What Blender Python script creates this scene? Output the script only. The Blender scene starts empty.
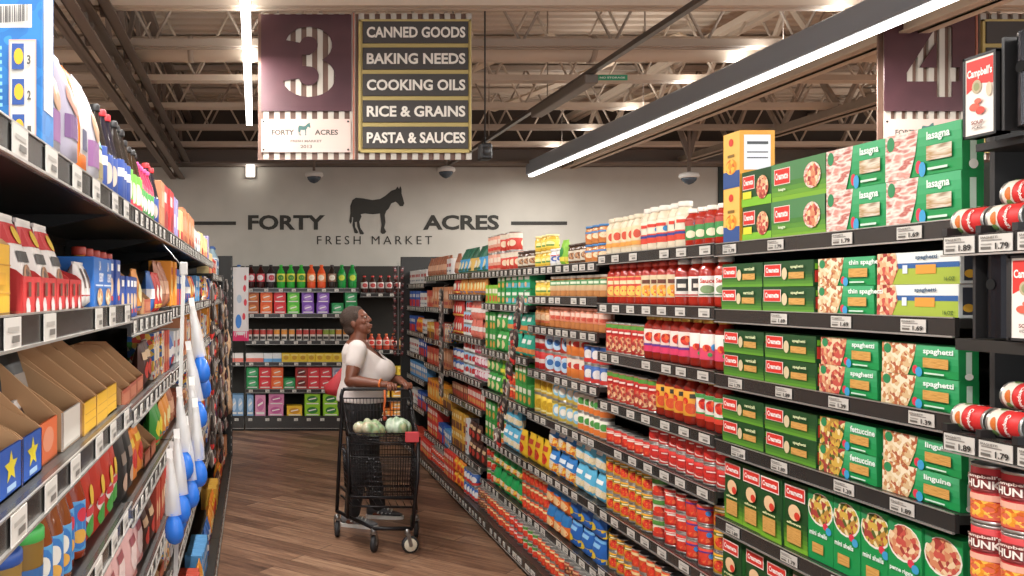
import bpy, bmesh, math, random
from mathutils import Vector, Matrix
from mathutils.geometry import tessellate_polygon
random.seed(7)
S = bpy.context.scene
COL = S.collection
PI = math.pi
# ---------------------------------------------------------------- camera, world, exposure
EYE = 1.75
FPX = 900.0
cd = bpy.data.cameras.new('camera'); cam = bpy.data.objects.new('camera', cd); COL.objects.link(cam)
cam.location = (0, 0, EYE); cam.rotation_euler = (PI/2, 0, 0)
cd.sensor_width = 36; cd.lens = FPX/1024*36
cd.shift_x = (512-255)/1024; cd.shift_y = 4/1024
cd.clip_start = .05; cd.clip_end = 60
S.camera = cam
S.view_settings.view_transform = 'Standard'; S.view_settings.look = 'None'
S.view_settings.gamma = 1; S.view_settings.use_curve_mapping = False
S.view_settings.exposure = 0.55
W = bpy.data.worlds.new('store_air'); S.world = W; W.use_nodes = True
W.node_tree.nodes['Background'].inputs[0].default_value = (.93, .95, 1, 1)
W.node_tree.nodes['Background'].inputs[1].default_value = 1.25

def area_lamp(name, loc, sx, sy, power, color=(1, .97, .93)):
    l = bpy.data.lights.new(name, 'AREA'); l.shape = 'RECTANGLE'; l.size = sx; l.size_y = sy
    l.energy = power; l.color = color
    o = bpy.data.objects.new(name, l); COL.objects.link(o); o.location = loc
    return o
LIGHT_Z = 3.27
LIGHT_ROWS = [(-.05, -2.0, 8.1, 175, 26), (3.58, -1.0, 11.7, 300, 36), (-4.2, 0.0, 11.5, 300, 55), (7.6, 0.0, 11.5, 280, 60), (11.4, 0, 11.5, 260, 60)]  # outer rows are added for fill light in the store
for lx, y0, y1, pw, up in LIGHT_ROWS:
    area_lamp('strip_lamp', (lx, (y0+y1)/2-.3, LIGHT_Z-.032), .048, y1-y0-.7, pw)
    area_lamp('ceiling_fill_lamp', (lx, (y0+y1)/2-.3, LIGHT_Z+.18), .05, y1-y0-.8, up).rotation_euler = (PI, 0, 0)  # upward lamps added above the housings to brighten the ceiling

# ---------------------------------------------------------------- materials
def lin(c):
    return c/12.92 if c <= .04045 else ((c+.055)/1.055)**2.4
def rgb(h):
    return tuple(lin(int(h[i:i+2], 16)/255) for i in (0, 2, 4)) + (1,)
MC = {}
def mat(h, rough=.5, metal=0, emit=0, spec=.5):
    k = (h, rough, metal, emit)
    if k in MC: return MC[k]
    m = bpy.data.materials.new('paint_' + h); m.use_nodes = True
    b = m.node_tree.nodes['Principled BSDF']
    b.inputs['Base Color'].default_value = rgb(h); b.inputs['Roughness'].default_value = rough
    b.inputs['Metallic'].default_value = metal; b.inputs['Specular IOR Level'].default_value = spec
    if emit:
        b.inputs['Emission Color'].default_value = rgb(h); b.inputs['Emission Strength'].default_value = emit
    MC[k] = m
    return m
def ramp_mat(name, cols, scale=60, kind='VORONOI', rough=.5, stretch=(1, 1, 1), rot=0, detail=2, bump=0, metal=0, sharp=False):
    """procedural patterned material: cells or noise through a colour ramp, in object coordinates"""
    if name in MC: return MC[name]
    m = bpy.data.materials.new(name); m.use_nodes = True; nt = m.node_tree; N = nt.nodes
    b = N['Principled BSDF']; b.inputs['Roughness'].default_value = rough; b.inputs['Metallic'].default_value = metal
    tc = N.new('ShaderNodeTexCoord'); mp = N.new('ShaderNodeMapping')
    mp.inputs['Scale'].default_value = stretch; mp.inputs['Rotation'].default_value = (0, 0, rot)
    nt.links.new(tc.outputs['Object'], mp.inputs['Vector'])
    if kind == 'VORONOI':
        t = N.new('ShaderNodeTexVoronoi'); t.inputs['Scale'].default_value = scale
        sep = N.new('ShaderNodeSeparateColor'); nt.links.new(t.outputs['Color'], sep.inputs[0]); out = sep.outputs[0]
    else:
        t = N.new('ShaderNodeTexNoise'); t.inputs['Scale'].default_value = scale; t.inputs['Detail'].default_value = detail
        out = t.outputs['Fac']
    nt.links.new(mp.outputs[0], t.inputs['Vector'])
    r = N.new('ShaderNodeValToRGB'); e = r.color_ramp.elements
    n = len(cols); lo, hi = (0, 1) if kind == 'VORONOI' else (.3, .7)
    e[0].position = lo; e[0].color = rgb(cols[0]); e[1].position = hi; e[1].color = rgb(cols[-1])
    for i in range(1, n-1):
        x = e.new(lo+(hi-lo)*i/(n-1)); x.color = rgb(cols[i])
    if kind == 'VORONOI' or sharp: r.color_ramp.interpolation = 'CONSTANT'
    nt.links.new(out, r.inputs[0]); nt.links.new(r.outputs[0], b.inputs['Base Color'])
    if bump:
        bp = N.new('ShaderNodeBump'); bp.inputs['Strength'].default_value = bump; bp.inputs['Distance'].default_value = .01
        nt.links.new(out, bp.inputs['Height']); nt.links.new(bp.outputs[0], b.inputs['Normal'])
    MC[name] = m
    return m
def M(x):
    return mat(x) if isinstance(x, str) else x
WHITE = mat('f2efe8'); BLACK = mat('262525', .45); RAIL = mat('33312f', .25, 0)
STEEL = mat('9a9a98', .3, .9); LIPM = mat('b9b6b0', .3, .6); CARD = mat('cfa173', .8); CARD2 = mat('b08a60', .85)
PASTA = ramp_mat('pasta_photo', ['d9b98a', 'e8d3ab', 'c98a55', 'f0e2c4', 'b4633f', 'dcbf8e'], 90)
MEATY = ramp_mat('meaty_pasta_photo', ['c9564a', 'e0b183', 'a33a34', 'ecd0a8', 'd48a63', 'f0d9c0'], 80)
SALAD = ramp_mat('vegetable_pasta_photo', ['d6b04c', 'e9d9a4', '55632c', 'b98a3c', 'a8433a', 'efe0b8'], 75)
LASA = ramp_mat('layered_pasta_photo', ['e9cfc0', 'd48e80', 'f2e4d8', 'b95a50', 'e2b5a2'], 14, 'NOISE', stretch=(1, 1, 3))
NOODLE = ramp_mat('dry_pasta', ['b07c34', 'd9a85c', 'c48c42'], 140, 'NOISE', stretch=(.15, 1, 2.5))
TOMATO = ramp_mat('tomato_photo', ['c8281e', 'e0402c', 'e86a3c', 'b01c18', '4a6a28'], 55)
FRUIT = ramp_mat('orange_food_photo', ['e8962c', 'f2c04c', 'd86a24', 'f0d890'], 60)
MIXED = ramp_mat('mixed_packaging_print', ['c8402c', 'e8b84c', '3c6cb0', 'f0e8d8', '48803c', 'd87838'], 60)
NUTS = ramp_mat('brown_food_photo', ['8a5a34', 'b8845a', '5c3a22', 'd0a878'], 70)

# ---------------------------------------------------------------- mesh builder
TXT = {}
def text_shape(s, bold=.0, sp=1):
    k = (s, bold, sp)
    if k in TXT: return TXT[k]
    c = bpy.data.curves.new('lettering', 'FONT'); c.body = s; c.space_character = sp; c.size = 1; c.offset = bold; c.resolution_u = 3
    o = bpy.data.objects.new('lettering', c); COL.objects.link(o)
    bpy.context.view_layer.update()
    dg = bpy.context.evaluated_depsgraph_get()
    me = bpy.data.meshes.new_from_object(o.evaluated_get(dg))
    vs = [tuple(v.co) for v in me.vertices]; fs = [tuple(p.vertices) for p in me.polygons]
    bpy.data.objects.remove(o); bpy.data.curves.remove(c); bpy.data.meshes.remove(me)
    x0 = min(v[0] for v in vs); x1 = max(v[0] for v in vs); y0 = min(v[1] for v in vs); y1 = max(v[1] for v in vs)
    TXT[k] = ([((v[0]-x0)/(x1-x0), (v[1]-y0)/(y1-y0)) for v in vs], fs, (x1-x0)/(y1-y0))
    return TXT[k]

class B:
    def __init__(s): s.v = []; s.f = []; s.m = []; s.sm = []
    def add(s, vs, fs, m, smooth=False):
        n = len(s.v); s.v += [tuple(v) for v in vs]
        for f in fs: s.f.append(tuple(i+n for i in f)); s.m.append(m); s.sm.append(smooth)
        return s
    def join(s, o, mx=None):
        n = len(s.v); s.v += [tuple(mx @ Vector(v)) if mx else v for v in o.v]
        s.f += [tuple(i+n for i in f) for f in o.f]; s.m += o.m; s.sm += o.sm
        return s
    def box(s, a, b, m, c=0):
        x0, y0, z0 = a; x1, y1, z1 = b
        m = M(m)
        if c <= 0:
            vs = [(x, y, z) for z in (z0, z1) for y in (y0, y1) for x in (x0, x1)]
            return s.add(vs, [(0, 2, 3, 1), (4, 5, 7, 6), (0, 1, 5, 4), (2, 6, 7, 3), (0, 4, 6, 2), (1, 3, 7, 5)], m)
        bm = bmesh.new(); bmesh.ops.create_cube(bm, size=1)
        bmesh.ops.scale(bm, vec=(x1-x0, y1-y0, z1-z0), verts=bm.verts)
        bmesh.ops.translate(bm, vec=((x0+x1)/2, (y0+y1)/2, (z0+z1)/2), verts=bm.verts)
        bmesh.ops.bevel(bm, geom=bm.edges[:], offset=c, segments=1, affect='EDGES')
        bm.verts.index_update()
        s.add([v.co[:] for v in bm.verts], [tuple(v.index for v in f.verts) for f in bm.faces], m)
        bm.free(); return s
    def bar(s, p, q, w, h, m):
        p, q = Vector(p), Vector(q); d = (q-p).normalized()
        u = Vector((0, 0, 1)) if abs(d.z) < .95 else Vector((0, 1, 0))
        a = d.cross(u).normalized()*w/2; b = a.cross(d).normalized()*h/2
        vs = [r+x*a+y*b for r in (p, q) for x, y in ((-1, -1), (1, -1), (1, 1), (-1, 1))]
        return s.add(vs, [(3, 2, 1, 0), (4, 5, 6, 7), (0, 1, 5, 4), (1, 2, 6, 5), (2, 3, 7, 6), (3, 0, 4, 7)], M(m))
    def tube(s, path, r, m, n=8, closed=False):
        P = [Vector(p) for p in path]; R = r if isinstance(r, (list, tuple)) else [r]*len(P)
        L = len(P); rings = []; prev = None
        for i in range(L):
            a = P[i-1] if (i or closed) else P[0]; b = P[(i+1) % L] if (i < L-1 or closed) else P[-1]
            t = (b-a).normalized()
            if prev is None:
                ref = Vector((0, 0, 1)) if abs(t.z) < .9 else Vector((1, 0, 0)); nrm = t.cross(ref).normalized()
            else:
                nrm = (prev - t*prev.dot(t)).normalized()
            prev = nrm; bi = t.cross(nrm)
            rings.append([P[i]+(nrm*math.cos(2*PI*k/n)+bi*math.sin(2*PI*k/n))*R[i] for k in range(n)])
        vs = [v for g in rings for v in g]; fs = []
        for i in range(L if closed else L-1):
            j = (i+1) % L
            for k in range(n): fs.append((i*n+k, i*n+(k+1) % n, j*n+(k+1) % n, j*n+k))
        if not closed: fs += [tuple(range(n))[::-1], tuple((L-1)*n+k for k in range(n))]
        return s.add(vs, fs, M(m), True)
    def lathe(s, prof, m, n=16, c=(0, 0), axis='z', o=(0, 0, 0)):
        vs = []; fs = []
        for r, z in prof:
            for k in range(n):
                a = 2*PI*k/n
                p = (c[0]+r*math.cos(a), c[1]+r*math.sin(a), z)
                if axis == 'x': p = (o[0]+z, o[1]+r*math.cos(a), o[2]+r*math.sin(a))
                if axis == 'y': p = (o[0]+r*math.cos(a), o[1]+z, o[2]-r*math.sin(a))
                vs.append(p)
        L = len(prof)
        for i in range(L-1):
            for k in range(n): fs.append((i*n+k, i*n+(k+1) % n, (i+1)*n+(k+1) % n, (i+1)*n+k))
        fs += [tuple(range(n))[::-1], tuple((L-1)*n+k for k in range(n))]
        return s.add(vs, fs, M(m), True)
    def ell(s, c, r, m, nu=14, nv=9, rot=None):
        vs = []; fs = []
        for i in range(nv+1):
            t = PI*i/nv
            for k in range(nu):
                a = 2*PI*k/nu
                p = Vector((r[0]*math.sin(t)*math.cos(a), r[1]*math.sin(t)*math.sin(a), -r[2]*math.cos(t)))
                if rot: p = rot @ p
                vs.append(p+Vector(c))
        for i in range(nv):
            for k in range(nu): fs.append((i*nu+k, i*nu+(k+1) % nu, (i+1)*nu+(k+1) % nu, (i+1)*nu+k))
        return s.add(vs, fs, M(m), True)
    def poly(s, pts, a, b, m):
        """outline pts (x, z) extruded between y=a (front) and y=b"""
        n = len(pts); vs = [(x, a, z) for x, z in pts]+[(x, b, z) for x, z in pts]
        area = sum(pts[i][0]*pts[(i+1) % n][1]-pts[(i+1) % n][0]*pts[i][1] for i in range(n))
        tri = tessellate_polygon([[Vector((x, z, 0)) for x, z in pts]])
        fs = [tuple(t) for t in tri]+[tuple(i+n for i in t)[::-1] for t in tri]+[(i, n+i, n+(i+1) % n, (i+1) % n) for i in range(n)]
        return s.add(vs, fs, M(m))
    # --- printed artwork laid on a surface map fn(u, v, out)
    def art(s, fn, decals, curved=False, off=.0006):
        for i, d in enumerate(decals):
            o = off*(i+1); t = d[0]
            if t == 'r':
                u0, v0, u1, v1, m = d[1:]; n = max(1, int(abs(u1-u0)*10)) if curved else 1; k = max(1, int((v1-v0)*6)) if curved == 2 else 1
                vs = [fn(u0+(u1-u0)*a/n, v0+(v1-v0)*b/k, o) for b in range(k+1) for a in range(n+1)]
                s.add(vs, [(b*(n+1)+a, b*(n+1)+a+1, (b+1)*(n+1)+a+1, (b+1)*(n+1)+a) for b in range(k) for a in range(n)], M(m))
            elif t == 'e':
                cu, cv, ru, rv, m = d[1:]; n = 16
                vs = [fn(cu, cv, o)]
                for q in (.55, 1): vs += [fn(cu+q*ru*math.cos(2*PI*j/n), cv+q*rv*math.sin(2*PI*j/n), o) for j in range(n)]
                s.add(vs, [(0, 1+j, 1+(j+1) % n) for j in range(n)]+[(1+j, 1+n+j, 1+n+(j+1) % n, 1+(j+1) % n) for j in range(n)], M(m))
            elif t == 'p':
                pts, m = d[1:]; s.add([fn(u, v, o) for u, v in pts], [tuple(range(len(pts)))], M(m))
            elif t == 't':
                txt, u0, v0, u1, v1, m = d[1:7]; tv, tf, asp = text_shape(txt, .03)
                s.add([fn(u0+(u1-u0)*x, v0+(v1-v0)*y, o) for x, y in tv], tf, M(m))
        return s
    def mesh(s, name):
        me = bpy.data.meshes.new(name); me.from_pydata(s.v, [], s.f)
        ms = []; idx = {}
        for m in s.m:
            if m.name not in idx: idx[m.name] = len(ms); ms.append(m)
        for m in ms: me.materials.append(m)
        me.polygons.foreach_set('material_index', [idx[m.name] for m in s.m])
        me.polygons.foreach_set('use_smooth', s.sm); me.update()
        return me
    def build(s, name, parent=None, loc=None):
        o = bpy.data.objects.new(name, s.mesh(name)); COL.objects.link(o)
        if parent: o.parent = parent
        if loc: o.location = loc
        return o
def tag(o, label, cat, group=None, kind=None):
    if label: o['label'] = label; LABELS.add(label)
    if cat: o['category'] = cat
    if group: o['group'] = group
    if kind: o['kind'] = kind
    return o
LABELS = set()
def empty(name, loc, label, cat, group=None, rz=0):
    o = bpy.data.objects.new(name, None); COL.objects.link(o); o.location = loc; o.rotation_euler = (0, 0, rz)
    o.empty_display_size = .05
    return tag(o, label, cat, group)
def struct(b, name, parent=None, loc=None):
    o = b.build(name, parent, loc)
    if not parent: o['kind'] = 'structure'
    return o

# ---------------------------------------------------------------- room shell
BACK_Y = 11.9
def floor_mat():
    m = bpy.data.materials.new('wood_plank_floor'); m.use_nodes = True; nt = m.node_tree; N = nt.nodes; L = nt.links.new
    b = N['Principled BSDF']; b.inputs['Roughness'].default_value = .42
    tc = N.new('ShaderNodeTexCoord'); mp = N.new('ShaderNodeMapping'); mp.inputs['Rotation'].default_value = (0, 0, math.radians(40))
    L(tc.outputs['Object'], mp.inputs['Vector'])
    br = N.new('ShaderNodeTexBrick'); br.inputs['Scale'].default_value = 1; br.inputs['Brick Width'].default_value = 1.2
    br.inputs['Row Height'].default_value = .16; br.inputs['Mortar Size'].default_value = .003
    br.inputs['Color1'].default_value = (.25, .25, .25, 1); br.inputs['Color2'].default_value = (.85, .85, .85, 1); br.inputs['Mortar'].default_value = (.0, .0, .0, 1)
    L(mp.outputs[0], br.inputs['Vector'])
    m2 = N.new('ShaderNodeMapping'); m2.inputs['Scale'].default_value = (1.3, 17, 1); L(mp.outputs[0], m2.inputs['Vector'])
    nz = N.new('ShaderNodeTexNoise'); nz.inputs['Scale'].default_value = 1.6; nz.inputs['Detail'].default_value = 9; nz.inputs['Roughness'].default_value = .72
    nz.inputs['Distortion'].default_value = .8
    L(m2.outputs[0], nz.inputs['Vector'])
    mx = N.new('ShaderNodeMix'); mx.data_type = 'FLOAT'; mx.inputs[0].default_value = .3
    L(nz.outputs['Fac'], mx.inputs[2]); L(br.outputs['Color'], mx.inputs[3])
    r = N.new('ShaderNodeValToRGB'); e = r.color_ramp.elements
    e[0].position = .34; e[0].color = rgb('3d2a20'); e[1].position = .74; e[1].color = rgb('c4a283')
    x = e.new(.45); x.color = rgb('6b4c3a'); x = e.new(.58); x.color = rgb('937058')
    L(mx.outputs[0], r.inputs[0]); L(r.outputs[0], b.inputs['Base Color'])
    return m
fm = floor_mat()
struct(B().box((-7, -3, -.1), (15, 12.1, 0), fm), 'floor')
WALLM = ramp_mat('greige_wall_paint', ['b4b0a6', 'bcb8ae'], 3, 'NOISE', rough=.85)
DARKW = mat('4a4038', .9)
struct(B().box((-7, BACK_Y, 0), (6.12, BACK_Y+.2, 3.40), WALLM), 'wall_back')
struct(B().box((6.12, BACK_Y-.02, 0), (15, BACK_Y+.2, 3.45), mat('2e3a37', .9)), 'wall_back_dark')
struct(B().box((-7, BACK_Y+.02, 3.40), (15, BACK_Y+.2, 4.4), DARKW), 'wall_upper')
struct(B().box((-7.2, -3, 0), (-7, BACK_Y+.2, 4.4), WALLM), 'wall_left')
struct(B().box((15, -3, 0), (15.2, BACK_Y+.2, 4.4), WALLM), 'wall_right')
# corrugated steel roof deck with ribs across the store
TAN = mat('bfae9b', .6); TAN2 = mat('9a8b7c', .6); TAN3 = mat('6d6056', .6)
deck = B(); prof = []; y = -3.0
while y < BACK_Y+.2:
    prof += [(y, 4.2), (y+.07, 4.2), (y+.09, 4.255), (y+.15, 4.255)]; y += .17
vs = [(x, py, pz) for py, pz in prof for x in (-7.2, 15.2)]
deck.add(vs, [(2*i, 2*i+1, 2*i+3, 2*i+2) for i in range(len(prof)-1)], TAN)
deck.box((-7.2, -3, 4.3), (15.2, BACK_Y+.2, 4.34), TAN)
struct(deck, 'ceiling')
# bar joists across the store
def joist(y, z0, z1, m, step=.34, x0=-7, x1=15):
    j = B()
    for dy in (-.035, .035):
        j.box((x0, y+dy-.022, z0), (x1, y+dy+.022, z0+.05), m)
        j.box((x0, y+dy-.022, z1-.05), (x1, y+dy+.022, z1), m)
    n = int((x1-x0)/step); p = []
    for i in range(n+1): p.append((x0+i*step, y, z0+.03 if i % 2 else z1-.03))
    for a, b in zip(p, p[1:]): j.tube([a, b], .011, m, 5)
    return j
for i, y in enumerate((5.55, 6.45, 7.5, 8.6, 9.7, 10.8)):
    struct(joist(y, 3.5, 4.18, (TAN, TAN2, TAN)[i % 3], .31+.02*(i % 2)), 'roof_joist')
# girders running with the aisle
def girder(x, z0, z1, y0=-1, y1=BACK_Y, m=TAN3, step=.5):
    j = B()
    for dx in (-.06, .06):
        j.box((x+dx-.035, y0, z0), (x+dx+.035, y1, z0+.012), m)
        j.box((x+dx-.006 if dx < 0 else x+dx-.035, y0, z0), (x+dx+.0 if dx < 0 else x+dx-.029, y1, z0+.08), m)
        j.box((x+dx-.035, y0, z1), (x+dx+.035, y1, z1+.06), m)
    n = int((y1-y0)/step)
    for i in range(n):
        a = (x, y0+i*step, z0+.03 if i % 2 else z1); b = (x, y0+(i+1)*step, z1 if i % 2 else z0+.03)
        j.bar(a, b, .03, .045, m)
    return j
struct(girder(-1.02, 3.24, 3.95), 'roof_girder')
struct(girder(-.93, 3.42, 4.0, m=TAN3), 'roof_girder')
struct(girder(4.15, 3.38, 4.0, m=TAN), 'roof_girder')
struct(girder(5.55, 3.42, 4.05, m=TAN2), 'roof_girder')
struct(girder(7.4, 3.42, 4.05, m=TAN2), 'roof_girder')
t = empty('duct', (0, 6.75, 3.57), 'long tan round duct crossing the roof above the aisle sign', 'duct')
B().lathe([(.095, -6.9), (.095, 14.9)], TAN, 16, axis='x').build('duct_tube', t)
for i in range(13): B().lathe([(.101, -6.5+i*1.5), (.101, -6.46+i*1.5)], TAN2, 16, axis='x').build('seam', t)
# steel beam on top of the painted wall, and diagonal braces
struct(B().box((-7, 11.55, 3.40), (15, 11.85, 3.43), TAN3).box((-7, 11.68, 3.43), (15, 11.71, 3.6), TAN3).box((-7, 11.55, 3.6), (15, 11.85, 3.63), TAN3), 'wall_beam')
for x in (5.2, 3.9, 2.7):
    struct(B().bar((x, 8.2, 4.1), (x-1.3, 9.9, 3.75), .12, .02, mat('c2ae95', .6)), 'roof_brace')
gv = B().box((-1.0, 11.80, 3.44), (6, 11.88, 3.56), mat('3a342e', .8))
for i in range(90): gv.box((-.95+i*.077, 11.79, 3.45), (-.92+i*.077, 11.80, 3.55), TAN3)
struct(gv, 'trim_1')

# ---------------------------------------------------------------- strip lights
DIFF = mat('fffaf2', .5, 0, 6.0)
def strip(x, y0, y1, w, label):
    t = empty('strip_light', (x, y0, LIGHT_Z), label, 'light', 'long suspended strip lights')
    L = y1-y0; h = .17
    B().box((-w, 0, 0), (w, L, h), mat('9aa4b0', .45), .01).build('housing', t)
    B().box((-.026, .02, -.024), (.026, L-.02, -.0005), DIFF).build('diffuser', t)
    k = 0
    while k*2.2+.6 < L:
        B().tube([(0, k*2.2+.5, h), (0, k*2.2+.5, 4.2-LIGHT_Z)], .003, TAN3, 4).build('hanger_cable', t); k += 1
strip(-.05, -2.0, 8.1, .027, 'bright strip light over the left shelving, left of the maroon 3 sign')
strip(3.58, -1.0, 11.7, .06, 'dark housed strip light running diagonally to the upper right')
strip(-4.2, 0, 11.5, .06, 'strip light added for fill light over the left part of the store')  # strip fixtures from here on are added to brighten the store
strip(7.6, 0, 11.5, .06, 'strip light added for fill light over the far right part of the store')
strip(11.4, 0, 11.5, .06, 'strip light added for fill light, farthest to the right, out of view')
w = empty('wall_light', (-.06, 11.8, 3.27), 'small bright light at the top of the back wall, left of the sign', 'light')
B().box((-.055, -.1, 0), (.055, .08, .16), mat('fff8ee', .5, 0, 4)).build('lamp_panel', w)
B().box((-.07, .06, -.015), (.07, .1, .175), mat('6b6660')).build('frame', w)
# sloping conduit rail over the aisle
t = empty('conduit_rail', (2.47, 5.0, 3.35), 'dark grey steel rail running lengthwise under the roof right of the sign', 'rail')
B().box((-.02, -6, 0), (.02, 6.9, .035), mat('5d5650', .4, .5)).build('channel', t)
c = B()
for i in range(7): c.tube([(0, -5+i*1.9, .03), (0, -5+i*1.9, .85)], .006, TAN2, 5)
c.build('hanger', t)
B().box((-.05, 1.6, -.07), (.05, 2.9, -.0005), mat('6d655c', .5), .008).build('track_head', t)
s = B().box((2.83, 7.44, 3.5), (3.08, 7.442, 3.545), mat('2e9c74')).art(lambda u, v, o: (2.85+.21*u, 7.44-o, 3.51+.025*v), [('t', 'NO STORAGE', 0, 0.2, 1, .8, 'e8f4ee')]).build('pipe_marker')
tag(s, 'small green marker sticker on the tan roof joist', 'sticker')

# ---------------------------------------------------------------- wall lettering and donkey emblem
DONK = [(817,215),(812,226),(800,226),(790,213),(782,208),(765,215),(755,235),(745,245),(739,262),(742,290),(737,312),(745,328),(738,336),(728,337),(722,330),(726,300),(720,255),(690,258),(660,255),(643,258),(646,268),(637,288),(641,312),(656,334),(652,339),(640,338),(629,308),(627,288),(619,290),(621,310),(633,330),(628,335),(618,333),(610,303),(613,272),(608,268),(607,288),(602,297),(597,285),(602,255),(601,225),(609,202),(623,192),(650,194),(690,201),(720,197),(740,185),(765,164),(783,158),(789,147),(796,157),(802,145),(806,158),(806,175),(812,195)]
def donkey(s=1.0):  # unit: height about 1, centred on x
    return [((x-708)/192*s, (339-y)/192*s) for x, y in DONK]
INK = mat('35342f', .8)
def pxw(x, y, Y):   # point on a plane Y metres ahead
    return (x-255)/FPX*Y, EYE-(y-292)/FPX*Y
t = empty('wall_sign', (2.2, BACK_Y, 2.6), 'large dark shop name lettering with a donkey painted on the back wall', 'sign')
def walltext(txt, x0, y0, x1, y1):
    a = pxw(x0, y1, BACK_Y); c = pxw(x1, y0, BACK_Y); tv, tf, asp = text_shape(txt, .035 if y1-y0 > 12 else .0, 1 if y1-y0 > 12 else 1.45)
    b = B().add([(a[0]+(c[0]-a[0])*u-2.2, -.006, a[1]+(c[1]-a[1])*v-2.6) for u, v in tv], tf, INK)
    b.build('lettering', t)
walltext('FORTY', 248, 215, 325, 230); walltext('ACRES', 423, 215, 499, 230); walltext('FRESH MARKET', 317, 236, 432, 244.5)
for x0, x1 in ((190, 236), (511, 567)):
    a = pxw(x0, 225, BACK_Y); c = pxw(x1, 221.5, BACK_Y)
    B().box((a[0]-2.2, -.006, a[1]-2.6), (c[0]-2.2, -.001, c[1]-2.6), INK).build('painted_bar', t)
a = pxw(377, 234.5, BACK_Y); sc = 48/FPX*BACK_Y
B().poly([(x*sc+a[0]-2.2, z*sc+a[1]-2.6) for x, z in donkey()], -.006, -.001, INK).build('donkey_emblem', t)

# ---------------------------------------------------------------- hanging aisle signs
CORR = ramp_mat('corrugated_sheet', ['a89c8c', 'd8d2c6'], 1, 'NOISE')
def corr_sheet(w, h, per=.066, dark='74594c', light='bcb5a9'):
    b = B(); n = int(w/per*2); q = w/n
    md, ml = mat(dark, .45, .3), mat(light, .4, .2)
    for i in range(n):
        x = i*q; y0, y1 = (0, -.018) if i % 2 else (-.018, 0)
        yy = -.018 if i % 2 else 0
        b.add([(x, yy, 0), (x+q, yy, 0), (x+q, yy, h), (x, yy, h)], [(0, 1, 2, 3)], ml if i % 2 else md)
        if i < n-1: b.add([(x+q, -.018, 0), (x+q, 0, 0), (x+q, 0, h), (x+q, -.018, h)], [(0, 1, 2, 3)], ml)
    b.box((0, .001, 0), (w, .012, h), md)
    return b
def hollow_plate(w, h, outline, m, y0, y1, holes=()):
    """plate with a numeral cut through it so the sheet behind shows"""
    c = bpy.data.curves.new('plate', 'CURVE'); c.dimensions = '2D'; c.fill_mode = 'BOTH'; c.extrude = (y1-y0)/2
    for pts in [[(0, 0), (w, 0), (w, h), (0, h)], outline]+list(holes):
        sp = c.splines.new('POLY'); sp.points.add(len(pts)-1); sp.use_cyclic_u = True
        for p, q in zip(sp.points, pts): p.co = (q[0], q[1], 0, 1)
    o = bpy.data.objects.new('plate', c); COL.objects.link(o); bpy.context.view_layer.update()
    me = bpy.data.meshes.new_from_object(o.evaluated_get(bpy.context.evaluated_depsgraph_get()))
    b = B().add([(v.co.x, (y0+y1)/2-v.co.z, v.co.y) for v in me.vertices], [tuple(p.vertices) for p in me.polygons], M(m))
    bpy.data.objects.remove(o); bpy.data.curves.remove(c); bpy.data.meshes.remove(me)
    return b
def arcpts(cx, cy, rx, ry, a0, a1, n=14):
    return [(cx+rx*math.cos(math.radians(a0+(a1-a0)*i/n)), cy+ry*math.sin(math.radians(a0+(a1-a0)*i/n))) for i in range(n+1)]
def three():  # unit box 0..1 x 0..1
    o = arcpts(.48, .74, .44, .26, 165, -55) + arcpts(.48, .285, .50, .285, 48, -168)
    i = arcpts(.48, .30, .19, .135, -165, 80, 10) + [(.36, .44), (.36, .60), (.50, .60)] + arcpts(.48, .74, .17, .12, -60, 165, 10)
    return o + i
FOUR = [(.36, .22), (0, .22), (0, .34), (.56, 1), (.86, 1), (.86, .42), (1, .42), (1, .22), (.86, .22), (.86, 0), (.56, 0), (.56, .22)]
FOURH = [[(.25, .42), (.56, .42), (.56, .78)]]
MAROON = ramp_mat('maroon_painted_steel', ['452c31', '53353a', '4a3034'], 3, 'NOISE', rough=.28, metal=.25)
YEL = mat('b09c5f', .6); SLAT = mat('3c3835', .6); LETTER = mat('ded8cc', .6)
K = 5.7/FPX
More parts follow.
